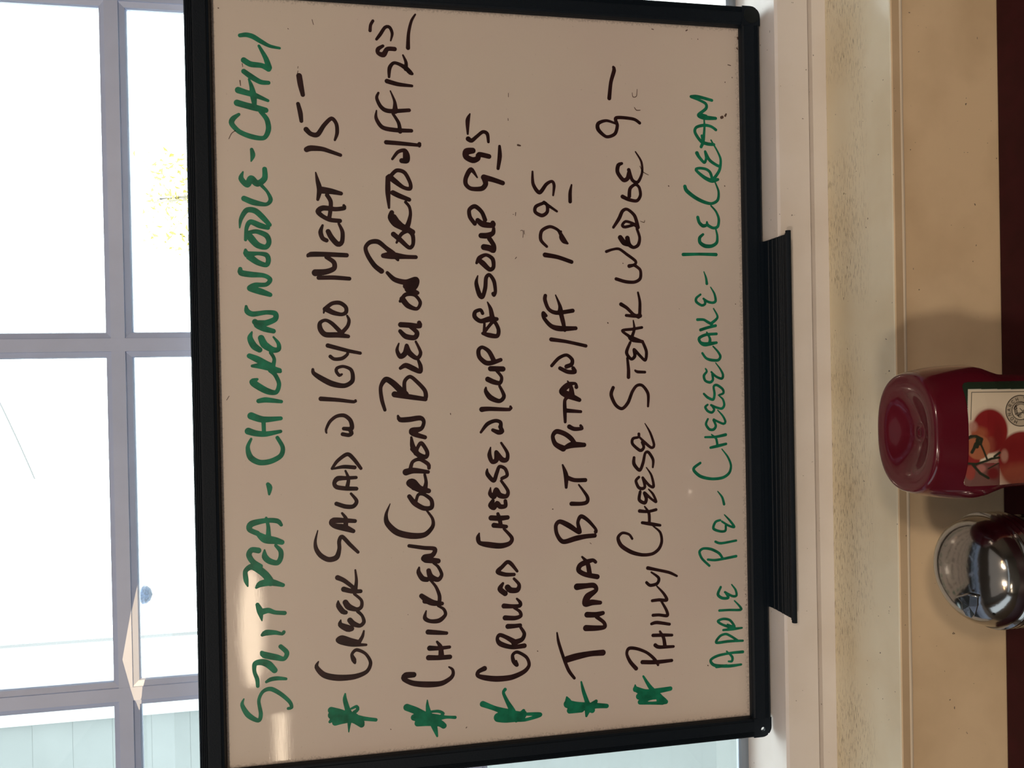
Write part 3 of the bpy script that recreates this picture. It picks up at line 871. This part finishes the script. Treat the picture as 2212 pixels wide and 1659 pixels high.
def film(words):
    """union of all pen strokes of a word as one flat film (marching squares on a distance field)"""
    segs = []
    for pts in words:
        n = len(pts); S = []
        for i in range(n - 1):
            p0 = pts[max(i - 1, 0)]; p1 = pts[i]; p2 = pts[i + 1]; p3 = pts[min(i + 2, n - 1)]
            k = max(2, int(math.dist(p1[:2], p2[:2]) / 0.0009))
            for j in range(k):
                t = j / k; h0, h1, h2, h3 = 2*t**3 - 3*t**2 + 1, t**3 - 2*t**2 + t, -2*t**3 + 3*t**2, t**3 - t**2
                S.append(tuple(h0 * p1[a] + h1 * (p2[a] - p0[a]) * 0.45 + h2 * p2[a] + h3 * (p3[a] - p1[a]) * 0.45 for a in range(3)))
        S.append(pts[-1])
        for a, b in zip(S[:-1], S[1:]): segs.append((a, b))
    H = 0.00030
    ax = np.array([q for sg in segs for q in sg]); pad = ax[:, 2].max() + 3 * H
    x0, z0 = ax[:, 0].min() - pad, ax[:, 1].min() - pad
    nx_, nz_ = int((ax[:, 0].max() + pad - x0) / H) + 2, int((ax[:, 1].max() + pad - z0) / H) + 2
    f = np.full((nz_, nx_), -1.0)
    for (xa, za, ra), (xb, zb, rb) in segs:
        ra = max(ra, 0.00022); rb = max(rb, 0.00022); r = max(ra, rb) + 2 * H
        i0, i1 = max(int((min(xa, xb) - r - x0) / H), 0), min(int((max(xa, xb) + r - x0) / H) + 2, nx_)
        j0, j1 = max(int((min(za, zb) - r - z0) / H), 0), min(int((max(za, zb) + r - z0) / H) + 2, nz_)
        gx = x0 + np.arange(i0, i1) * H; gz = (z0 + np.arange(j0, j1) * H)[:, None]
        dx, dz = xb - xa, zb - za; t = np.clip(((gx - xa) * dx + (gz - za) * dz) / (dx * dx + dz * dz + 1e-14), 0, 1)
        d = ra + (rb - ra) * t - np.hypot(gx - xa - t * dx, gz - za - t * dz)
        f[j0:j1, i0:i1] = np.maximum(f[j0:j1, i0:i1], d)
    yy = -0.00012
    V, F, vid = [], [], {}
    def vert(key, x, z):
        k = vid.get(key)
        if k is None:
            k = vid[key] = len(V); V.append((x, yy, z))
        return k
    ins = f > 0
    cnt = ins[:-1, :-1].astype(int) + ins[1:, :-1] + ins[:-1, 1:] + ins[1:, 1:]
    for j in range(nz_ - 1):
        full = np.flatnonzero(cnt[j] == 4)
        if len(full):
            for run in np.split(full, np.flatnonzero(np.diff(full) > 1) + 1):
                a, b = run[0], run[-1] + 1
                F.append(tuple(vert((p, q), x0 + p * H, z0 + q * H) for p, q in ((a, j), (b, j), (b, j + 1), (a, j + 1))))
        for i in np.flatnonzero((cnt[j] > 0) & (cnt[j] < 4)):
            cs = [(i, j), (i + 1, j), (i + 1, j + 1), (i, j + 1)]; poly = []
            for e in range(4):
                (p, q), (p2, q2) = cs[e], cs[(e + 1) % 4]
                fa, fb = f[q, p], f[q2, p2]
                if fa > 0: poly.append(vert((p, q), x0 + p * H, z0 + q * H))
                if (fa > 0) != (fb > 0):
                    t = fa / (fa - fb); poly.append(vert((min(p, p2), min(q, q2), p != p2), x0 + (p + (p2 - p) * t) * H, z0 + (q + (q2 - q) * t) * H))
            if len(poly) > 2: F.append(tuple(poly))
    return V, [], F
groups = []
for ln in STROKES.strip().split('\n'):
    k, rest = ln.split('|', 1)
    if k in 'gb': groups.append((k, rest, []))
    else:
        ox, oy, sc = tile(k); pl = []
        for q in rest.split():
            a, b, wd = [float(t) for t in q.split(',')]
            px, py = ox + a / sc, oy + b / sc
            X, Z = board_pt(px, py); X2, Z2 = board_pt(px, py + 1)
            pl.append((X, Z, wd / sc * abs(X2 - X) * 0.5 * 1.05))
        groups[-1][2].append(pl)
for k, text, sts in groups:
    if not sts: continue
    if text == 'faint':
        V, E_, F = film(sts)
        o = att(obj('ink_residue', (V, E_, F), M['ink_faint'])); o['kind'] = 'stuff'; o['label'] = 'faint leftover specks of wiped ink'
    else:
        nm = 'asterisk' if text == '*' else ('dash' if text == '-' else 'handwritten_word')
        o = att(obj(nm, film(sts), M['ink_green'] if k == 'g' else M['ink_black']))
        if nm == 'handwritten_word': o['label'] = ('green' if k == 'g' else 'black-brown') + ' marker writing that reads ' + text
        else: o['label'] = 'green marker ' + nm

# bring the drawing to its real size and place (it stands on the ledge, close to the glass)
for ch in wb.children:
    ch.data.transform(Matrix.Translation(Vector(CP) * (1 - KB)) @ Matrix.Scale(KB, 4))

# ---------------------------------------------------------------- table
tb = thing('dining_table', 'dark red laminate dining table pushed up against the window wall', 'table', (0.0, -0.45, -1.15))
attach(boxo('table_top', (-0.62, 0.62, -0.855, -0.0592, TZ - 0.03, TZ), M['table'], bevel=0.0015), tb)
attach(boxo('edge_band', (-0.623, 0.623, -0.8585, -0.8555, TZ - 0.029, TZ - 0.001), M['table_edge']), tb)
bm = bmesh.new(); lathe(bm, [(0, TZ - 0.03), (0.12, TZ - 0.03), (0.12, TZ - 0.036), (0.035, TZ - 0.042), (0.035, -1.10), (0.05, -1.09), (0.22, -1.135), (0.22, -1.15), (0, -1.15)], 0, -0.45, 32)
attach(obj('pedestal', bm, M['iron'], smooth=False), tb)

# ---------------------------------------------------------------- ketchup bottle (stands on its cap, base up)
bc = atZ(1955, 935, -0.231)
BX, BY, BZ = bc.x, bc.y, -0.231
#        s      a       b      n
BP = [(0.0000, 0.0358, 0.0268, 2.35), (0.0004, 0.0366, 0.0276, 2.35), (0.0022, 0.0377, 0.0286, 2.4), (0.0080, 0.0392, 0.0298, 2.45), (0.0160, 0.0406, 0.0308, 2.6),
      (0.0240, 0.0415, 0.0312, 2.85), (0.0320, 0.0421, 0.0312, 3.0), (0.0370, 0.0421, 0.0308, 3.1), (0.0420, 0.0410, 0.0303, 3.3), (0.0480, 0.0386, 0.0297, 3.5), (0.0540, 0.0366, 0.0293, 3.6),
      (0.0600, 0.0358, 0.0290, 3.6), (0.0700, 0.0354, 0.0288, 3.6), (0.0900, 0.0354, 0.0288, 3.6), (0.1150, 0.0362, 0.0290, 3.5),
      (0.1300, 0.0362, 0.0288, 3.2), (0.1400, 0.0335, 0.0270, 2.8), (0.1490, 0.0270, 0.0235, 2.4), (0.1550, 0.0200, 0.0195, 2.0), (0.1600, 0.0165, 0.0165, 2.0)]
bs = [q[0] for q in BP]
def bpar(s): return tuple(np.interp(s, bs, [q[k] for q in BP]) for k in (1, 2, 3))
def bsec(a, b, n, z, N=96):
    out = []
    for i in range(N):
        t = 2 * PI * i / N; c_, s_ = math.cos(t), math.sin(t)
        out.append((BX + a * math.copysign(abs(c_) ** (2 / n), c_), BY + b * math.copysign(abs(s_) ** (2 / n), s_), z))
    return out
M['bottle'].node_tree.nodes['Principled BSDF'].inputs['Coat Roughness'].default_value = 0.03
bot = thing('ketchup_bottle', 'dark red squeeze bottle of ketchup with a tomato label, standing upside down on the table', 'bottle', (BX, BY, TZ))
bm = bmesh.new(); rings = []
for f, dz in ((0.0, 0.0110), (0.05, 0.0110), (0.06, 0.0103), (0.085, 0.0103), (0.10, 0.0109), (0.20, 0.0104), (0.32, 0.0092), (0.45, 0.0070), (0.58, 0.0042), (0.68, 0.0018), (0.75, 0.0006), (0.82, 0.0002), (0.90, 0.0), (0.96, 0.0)):
    if f == 0: rings.append([bm.verts.new((BX, BY, BZ - dz))])
    else: rings.append([bm.verts.new(v) for v in bsec(0.0358 * f, 0.0268 * f, 2.0 + 0.35 * f, BZ - dz)])
SS = sorted(set([q[0] for q in BP] + [0.004 * k for k in range(1, 40)] + [0.0012]))
for s in SS:
    a, b, n = bpar(s); rings.append([bm.verts.new(v) for v in bsec(a, b, n, BZ - s)])
rings.append([bm.verts.new((BX, BY, BZ - 0.1601))])
for r0, r1 in zip(rings[:-1], rings[1:]):
    N = 96
    for i in range(N):
        j = (i + 1) % N
        if len(r0) == 1: bm.faces.new((r0[0], r1[i], r1[j]))
        elif len(r1) == 1: bm.faces.new((r0[i], r0[j], r1[0]))
        else: bm.faces.new((r0[i], r0[j], r1[j], r1[i]))
attach(obj('bottle_body', bm, M['bottle'], smooth=True), bot)
bm = bmesh.new(); lathe(bm, [(0, BZ - 0.1602), (0.018, BZ - 0.1600), (0.0215, BZ - 0.163), (0.0235, TZ + 0.001), (0.0225, TZ), (0, TZ)], BX, BY, 40)
attach(obj('cap', bm, M['cap'], smooth=False), bot)

# label: printed sheet that follows the front of the bottle (print held as vertex colours)
LW, LS0, LS1 = 0.0315, 0.0192, 0.120
step = 0.00024
nx = int(2 * LW / step); ns = int((LS1 - LS0) / step)
xs = np.linspace(-LW, LW, nx + 1); ss = np.linspace(LS0, LS1, ns + 1)
A = np.interp(ss, bs, [q[1] for q in BP]); Bb = np.interp(ss, bs, [q[2] for q in BP]); Nn = np.interp(ss, bs, [q[3] for q in BP])
XX, SSg = np.meshgrid(xs, ss)
rr = np.clip(np.abs(XX) / A[:, None], 0, 0.999)
YY = BY - Bb[:, None] * (1 - rr ** Nn[:, None]) ** (1 / Nn[:, None]) - 0.00035
P3 = np.stack([BX + XX, YY, BZ - SSg], -1)
pxx, pyy = proj(P3)
u = (pxx - 2070) * 6.915; v = (pyy - 820) * 6.915         # print design coordinates
def s2l(c_):
    c_ = np.array(c_, float) / 255 * (1.0 if min(c_) > 150 else 0.80); return np.where(c_ < 0.04045, c_ / 12.92, ((c_ + 0.055) / 1.055) ** 2.4)
img = np.zeros(u.shape + (3,)); img[:] = s2l((232, 220, 196))
def blend(mask, col):
    global img
    k = np.clip(mask, 0, 1)[..., None]; img = img * (1 - k) + s2l(col) * k
def ell(cx, cy, rx, ry, soft=0.12):
    d = np.sqrt(((u - cx) / rx) ** 2 + ((v - cy) / ry) ** 2); return np.clip((1 - d) / soft + 0.5, 0, 1)
def line(pts, wd, soft=6):
    best = np.full(u.shape, 1e9)
    for (x0, y0), (x1, y1) in zip(pts[:-1], pts[1:]):
        dx, dy = x1 - x0, y1 - y0; t = np.clip(((u - x0) * dx + (v - y0) * dy) / (dx * dx + dy * dy + 1e-9), 0, 1)
        best = np.minimum(best, np.hypot(u - x0 - t * dx, v - y0 - t * dy))
    return np.clip((wd / 2 - best) / soft + 0.5, 0, 1)
blend(line([(188, 600), (200, 190), (1500, 172)], 10), (40, 50, 40))
blend(ell(470, 770, 270, 330), (178, 46, 44))
blend(ell(480, 620, 200, 150, 1.2) * 0.6, (165, 30, 40))
blend(ell(300, 800, 130, 90, 0.8), (205, 112, 78))
blend(ell(215, 700, 70, 75, 0.7) * 0.9, (228, 170, 150))
blend(ell(470, 970, 105, 120, 0.35) * 0.8, (188, 98, 78))
blend(ell(600, 900, 80, 250, 0.8) * 0.7, (150, 32, 36))
blend(ell(960, 1190, 370, 420, 0.1), (165, 44, 42))
blend(ell(900, 1040, 240, 150, 1.0) * 0.6, (150, 28, 34))
blend(ell(980, 1440, 420, 190, 0.6) * 0.8, (188, 100, 74))
blend(ell(690, 1140, 55, 95, 0.6) * 0.9, (226, 168, 148))
blend(ell(200, 1180, 130, 150, 0.2), (176, 50, 48))
blend(ell(300, 1010, 175, 185, 0.12) * (u + v * 0.35 > 470), (216, 132, 92))
blend(((u > 90) & (u < 620) & (v > 1245)).astype(float) * 0.9, (118, 40, 44))
blend(ell(180, 1390, 75, 110, 0.3), (190, 84, 72))
blend(ell(340, 1330, 70, 60, 0.5), (214, 140, 128))
blend(ell(500, 1240, 110, 60, 0.5) * 0.7, (160, 62, 66))
blend(ell(520, 1400, 90, 90, 0.6), (140, 38, 40))
for pts, wd in (([(120, 900), (190, 850), (270, 850), (350, 890), (330, 960), (260, 960), (235, 1030), (205, 1085)], 48), ([(330, 950), (380, 1060), (430, 1190)], 30),
                ([(290, 900), (280, 1000)], 60), ([(105, 1250), (270, 1262), (420, 1215), (500, 1180), (610, 1165)], 34), ([(220, 1275), (330, 1400), (450, 1470)], 40), ([(540, 1150), (620, 1090)], 34), ([(450, 1330), (600, 1250)], 18)):
    blend(line(pts, wd, 10), (48, 58, 40))
blend(line([(250, 860), (180, 880)], 14), (110, 104, 74))
# round seal: ring, head with flowing hair, ring lettering
EC = (930, 465); ER = 218
blend(ell(EC[0], EC[1], ER, ER + 14, 0.03), (190, 178, 156))
def ring(r, wd):
    d = np.hypot((u - EC[0]), (v - EC[1]) * 0.95); blend(np.clip((wd / 2 - np.abs(d - r)) / 5 + 0.5, 0, 1), (44, 38, 32))
ring(ER, 13); ring(128, 11)
blend(ell(EC[0], EC[1], 122, 128, 0.03), (214, 202, 178))
INK = (40, 34, 30)
for r, a0, a1 in ((100, 1.9, 3.9), (82, 1.7, 3.6), (64, 1.5, 3.2), (110, 3.4, 5.4), (90, 3.7, 5.6), (45, 0.3, 2.2), (190, 4.9, 6.0), (150, 0.4, 1.3)):
    blend(line([(EC[0] + 10 + r * math.cos(a), EC[1] - 10 + r * math.sin(a)) for a in np.linspace(a0, a1, 12)], 11), INK)
for pts in ([(900, 540), (930, 500), (960, 480), (990, 520)], [(830, 440), (860, 400), (880, 430), (850, 450)], [(850, 520), (880, 500), (905, 560), (940, 560)], [(920, 430), (960, 470), (1000, 440)]):
    blend(line(pts, 10), INK)
GL = {'M': [[(-.4, -.5), (-.4, .5), (0, -.1), (.4, .5), (.4, -.5)]], 'O': [[(.38 * math.cos(a), .5 * math.sin(a)) for a in np.linspace(0, 2 * PI, 13)]],
      'N': [[(-.35, -.5), (-.35, .5), (.35, -.5), (.35, .5)]], 'A': [[(-.4, -.5), (0, .5), (.4, -.5)], [(-.2, -.1), (.2, -.1)]],
      'R': [[(-.3, -.5), (-.3, .5), (.2, .45), (.3, .2), (.15, 0), (-.3, 0)], [(0, 0), (.35, -.5)]],
      'C': [[(.33, .35), (0, .5), (-.33, .25), (-.33, -.25), (0, -.5), (.33, -.35)]], 'H': [[(-.3, -.5), (-.3, .5)], [(.3, -.5), (.3, .5)], [(-.3, 0), (.3, 0)]]}
for ch, an in zip('MONARCH', np.radians([114, 138, 162, 184, 206, 228, 252])):
    # clockwise in the photo frame: screen angle with v downwards
    ux, uy = math.cos(an), math.sin(an)                # outward
    tx, ty = -uy, ux                                   # reading direction
    cx_, cy_ = EC[0] + 172 * ux, EC[1] + 178 * uy
    for st in GL[ch]:
        blend(line([(cx_ + 46 * (p[0] * tx + p[1] * ux), cy_ + 46 * (p[0] * ty + p[1] * uy)) for p in st], 8, 5), INK)
# dark green band, white line round the upper left border
ed_ = np.minimum(u - 95, v - 78)
blend(((u < 150 - v * 0.02) & (v < 880)).astype(float), (38, 62, 44)); blend((v < 142).astype(float) * (u > 90), (38, 62, 44))
blend((((u > 148 - v * 0.02) & (u < 172 - v * 0.02) & (v > 142) & (v < 900)) | ((v > 142) & (v < 160) & (u > 148))).astype(float), (225, 222, 205))
# outline with rounded corners
LX = np.abs(XX); rc = 0.004
inside = ~((LX > LW - rc) & (SSg < LS0 + rc) & (np.hypot(LX - (LW - rc), SSg - (LS0 + rc)) > rc))
verts = P3.reshape(-1, 3); idx = np.arange(verts.shape[0]).reshape(u.shape)
cell = inside[:-1, :-1] & inside[1:, :-1] & inside[:-1, 1:] & inside[1:, 1:]
q = np.stack([idx[:-1, :-1], idx[:-1, 1:], idx[1:, 1:], idx[1:, :-1]], -1)[cell]
me = bpy.data.meshes.new('label'); me.from_pydata(verts.tolist(), [], q.tolist())
ca = me.color_attributes.new('print', 'FLOAT_COLOR', 'POINT')
ca.data.foreach_set('color', np.concatenate([img.reshape(-1, 3), np.ones((verts.shape[0], 1))], 1).ravel().astype(np.float32))
for p in me.polygons: p.use_smooth = True
ml = mat('printed_label', (0.8, 0.8, 0.8), 0.5, coat=0.15, coat_rough=0.3)
vc = ml.node_tree.nodes.new('ShaderNodeVertexColor'); vc.layer_name = 'print'
ml.node_tree.links.new(vc.outputs[0], ml.node_tree.nodes['Principled BSDF'].inputs['Base Color'])
me.materials.append(ml)
lo = bpy.data.objects.new('label', me); COL.objects.link(lo); attach(lo, bot)
lo['label'] = 'printed tomato label with dark green border and round seal'

# ---------------------------------------------------------------- pourer with a chrome dome lid
pc = atZ(2130, 1232, -0.293)
PX, PY, PZ = pc.x, pc.y, -0.293
R = 0.0376
po = thing('sugar_pourer', 'glass pourer with a chrome dome lid and small flap, beside the ketchup bottle', 'pourer', (PX, PY, TZ))
bm = bmesh.new()
DH, DN = 0.0252, 2.2
dome = [(0, PZ + DH)] + [((R - 0.0022) * math.sin(a) ** (2 / DN), PZ + DH * max(math.cos(a), 0) ** (2 / DN)) for a in [PI / 2 * (k / 36) ** 1.3 for k in range(1, 37)]]
dome += [(R - 0.0004, PZ - 0.0004), (R, PZ - 0.0012), (R - 0.0006, PZ - 0.0022)]
for k in range(3):
    z = PZ - 0.0026 - 0.0042 * k
    dome += [(R - 0.0020, z - 0.0004), (R - 0.0022, z - 0.0012), (R - 0.0004, z - 0.0022), (R - 0.0002, z - 0.0032), (R - 0.0012, z - 0.0038)]
dome += [(R - 0.001, PZ - 0.017), (R - 0.003, PZ - 0.0172), (R - 0.004, PZ - 0.002)]
lathe(bm, dome, PX, PY, 96)
attach(obj('lid', bm, M['chrome'], smooth=True), po)
def domept(px, py, lift=0.0):      # where a sight line meets the dome
    d = ray(px, py); d = d / np.linalg.norm(d); c0 = CP - np.array([PX, PY, PZ])
    t = 0.35
    while t < 0.75:
        q_ = c0 + d * t
        if (math.hypot(q_[0], q_[1]) / (R - 0.0022 + lift)) ** DN + (max(q_[2], 0) / (DH + lift)) ** DN < 1: break
        t += 0.0001
    return Vector(CP + d * t)
flap = [(2068, 1291), (2078, 1286), (2095, 1285), (2112, 1290), (2111, 1310), (2106, 1328), (2098, 1336), (2086, 1330), (2079, 1318), (2077, 1302)]
bm = bmesh.new()
top = [bm.verts.new(domept(x, y, 0.0011)) for x, y in flap]; bot_ = [bm.verts.new(domept(x, y, 0.0001)) for x, y in flap]
cT = bm.verts.new(domept(2093, 1310, 0.0013))
for i in range(len(flap)):
    j = (i + 1) % len(flap)
    bm.faces.new((top[i], top[j], cT)); bm.faces.new((bot_[i], bot_[j], top[j], top[i]))
fl = attach(obj('pour_flap', bm, M['chrome'], bevel=0.0003), attach(bpy.data.objects.new('x', None), po) if False else po)
bm = bmesh.new(); tube(bm, [domept(2066, 1290, 0.0012), domept(2090, 1284, 0.0014), domept(2113, 1289, 0.0012)], 0.0007, 8)
attach(obj('hinge', bm, M['chrome'], smooth=True), po)
bm = bmesh.new()
for q_ in ((2147, 1327), (2102, 1276)):
    p_ = domept(*q_, 0.0002)
    bmesh.ops.create_uvsphere(bm, u_segments=8, v_segments=6, radius=0.0008, matrix=Matrix.Translation(p_))
attach(obj('dent', bm, M['iron'], smooth=True), po)
bm = bmesh.new()
lathe(bm, [(0.030, PZ - 0.004), (0.0325, PZ - 0.0175), (0.0345, PZ - 0.022), (0.0355, TZ + 0.006), (0.033, TZ + 0.0005), (0, TZ + 0.0003), (0, TZ + 0.004), (0.031, TZ + 0.006), (0.0335, TZ + 0.010), (0.0325, PZ - 0.022), (0.029, PZ - 0.004)], PX, PY, 64)
attach(obj('glass_jar', bm, M['glass'], smooth=True), po)
bm = bmesh.new(); lathe(bm, [(0, TZ + 0.0042), (0.0305, TZ + 0.0065), (0.0332, TZ + 0.0105), (0.0325, PZ - 0.026), (0.015, PZ - 0.022), (0, PZ - 0.021)], PX, PY, 48)
attach(obj('sugar', bm, M['sugar'], smooth=True), po)

# ---------------------------------------------------------------- outside
struct(boxo('ground', (-14, 14, 0.4, 30, -1.6, -1.5), M['asphalt']), 'pale pavement outside the window', 'ground')
SY = 1.9
xe = atY(200, 1545, SY).x
cw = thing('clapboard_wall', 'grey-white clapboard wall outside the lower left panes', 'wall', (xe - 0.4, SY, -1.5))
z1246 = atY(1246, 1645, SY).z; lap = z1246 - atY(1315, 1645, SY).z
k0 = int((z1246 + 1.5) / lap)
z = z1246 - k0 * lap
while z < 2.0:
    bm = bmesh.new()
    extrude(bm, [(SY + 0.03, z), (SY - 0.0014, z), (SY - 0.0014, z + 0.003), (SY - 0.0005, z + lap + 0.012), (SY + 0.03, z + lap + 0.012)], 0, xe - 2.6, xe - 0.005)
    attach(obj('clapboard', bm, M['siding']), cw); z += lap
attach(boxo('corner_board', (xe - 0.005, xe + 0.030, SY - 0.022, SY + 0.03, -1.5, 2.0), M['trimboard']), cw)
attach(boxo('return_wall', (xe - 2.6, xe + 0.02, SY + 0.03, SY + 0.45, -1.5, 2.0), M['sidewall']), cw)
attach(boxo('soffit', (xe - 2.6, xe + 0.05, SY - 0.55, SY + 0.03, 1.55, 1.60), M['soffit']), cw)

LY = 7.0
pa, pb = atY(0, 1400, LY), atY(430, 1367, LY)
lp = thing('lamp_post', 'thin grey lamp post with a small blue-grey lantern beyond the window', 'lamp post', (pa.x, LY, -1.5))
bm = bmesh.new(); tube(bm, [(pb.x, LY, -1.5), (pb.x, LY, 3.9)], 0.017, 12)
attach(obj('pole', bm, M['pole'], smooth=True), lp)
bc_ = atY(312, 1285, LY)
bm = bmesh.new(); tube(bm, [(pb.x, LY, bc_.z + 0.15), ((pb.x + bc_.x) / 2, LY, bc_.z + 0.17), (bc_.x, LY, bc_.z + 0.10)], 0.004, 8)
attach(obj('arm', bm, M['trimboard']), lp)
bm = bmesh.new(); lathe(bm, [(0, bc_.z + 0.07), (0.03, bc_.z + 0.06), (0.085, bc_.z + 0.01), (0.08, bc_.z - 0.02), (0.055, bc_.z - 0.05), (0, bc_.z - 0.07)], bc_.x, LY, 18)
attach(obj('lantern', bm, M['lantern']), lp)
a_, b_ = atY(0, 860, LY), atY(75, 1035, LY)
d_ = (b_ - a_)
cb = bmesh.new(); cp = [a_ + d_ * t + Vector((0, 0, 0.02 * (t - 1) ** 2)) for t in np.linspace(-1.5, 1.0, 30)]
tube(cb, cp, 0.007, 6)
tag(obj('overhead_cable', cb, M['pole']), 'thin overhead cable running down to the lamp post outside', 'cable')

TY = 4.5
lc = atY(345, 430, TY)
tr = thing('tree', 'small tree with pale yellow leaves seen through the right panes', 'tree', (lc.x, TY, -1.5))
bm = bmesh.new(); tube(bm, [(lc.x + 0.05, TY, -1.5), (lc.x - 0.02, TY, -0.4), (lc.x + 0.03, TY, lc.z - 0.25), (lc.x, TY, lc.z)], [0.05, 0.04, 0.02, 0.006], 10)
attach(obj('trunk', bm, M['bark'], smooth=True), tr)
bm = bmesh.new()
for k in range(7):
    a = k * 0.9; s = Vector((lc.x, TY, lc.z - 0.45 + 0.06 * k)); e = s + Vector((0.45 * math.cos(a), 0.3 * math.sin(a), 0.18))
    tube(bm, [s, (s + e) / 2 + Vector((0, 0, 0.03)), e], [0.008, 0.005, 0.002], 6)
attach(obj('branches', bm, M['bark']), tr)
V, F = [], []
for k in range(420):
    a = random.uniform(0, 2 * PI); rr_ = random.random() ** 0.6
    c0 = Vector((lc.x + 0.34 * rr_ * math.cos(a), TY + 0.25 * rr_ * math.sin(a), lc.z - 0.18 + random.gauss(0, 0.14)))
    U_ = Vector((random.gauss(0, 1), random.gauss(0, 1), random.gauss(0, 1))).normalized(); W_ = U_.orthogonal().normalized(); s = random.uniform(0.012, 0.03); b0 = len(V)
    n_ = U_.cross(W_) * s * 0.25
    V += [tuple(c0 + U_ * s), tuple(c0 + W_ * s * 0.5 + n_), tuple(c0 - U_ * s), tuple(c0 - W_ * s * 0.5 + n_)]
    F += [(b0, b0 + 1, b0 + 2), (b0, b0 + 2, b0 + 3)]
lf = attach(obj('foliage', (V, [], F), M['leaf']), tr); lf['kind'] = 'stuff'

# ---------------------------------------------------------------- added unseen light box behind the viewer: its opening is shaped to throw the small warm patch on the grid bar
LP = Vector(slit_light.location)
tgt = [(294, 1255), (264, 1425), (281, 1485), (297, 1535), (306, 1505), (309, 1470), (309, 1300)]
pl = 0.10
def thru(px, py):
    T = atY(px, py, yf); d = T - LP; return LP + d * (pl / d.y)
hole_pts = [thru(*q_) for q_ in tgt]
hx = sum(q_.x for q_ in hole_pts) / len(hole_pts); hz = sum(q_.z for q_ in hole_pts) / len(hole_pts)
hs = thing('light_patch_mask', 'added black box behind the viewer, its slot cut to shape a warm light patch', 'lamp', (LP.x, LP.y - 0.05, LP.z - 0.08))
bm = bmesh.new()
n_ = len(hole_pts); outer = []
for q_ in hole_pts:
    a = math.atan2(q_.z - hz, q_.x - hx); outer.append(Vector((hx + 0.12 * math.cos(a), LP.y + pl, hz + 0.12 * math.sin(a))))
iv = [bm.verts.new(q_) for q_ in hole_pts]; ov = [bm.verts.new(q_) for q_ in outer]
for i in range(n_): bm.faces.new((iv[i], iv[(i + 1) % n_], ov[(i + 1) % n_], ov[i]))
attach(obj('mask_plate', bm, M['iron']), hs)
bm = bmesh.new()
fr_ = [bm.verts.new(q_) for q_ in outer]; bk = [bm.verts.new(Vector((q_.x, LP.y - 0.05, q_.z))) for q_ in outer]
for i in range(n_): bm.faces.new((fr_[i], fr_[(i + 1) % n_], bk[(i + 1) % n_], bk[i]))
bm.faces.new(bk)
attach(obj('mask_box', bm, M['iron']), hs)
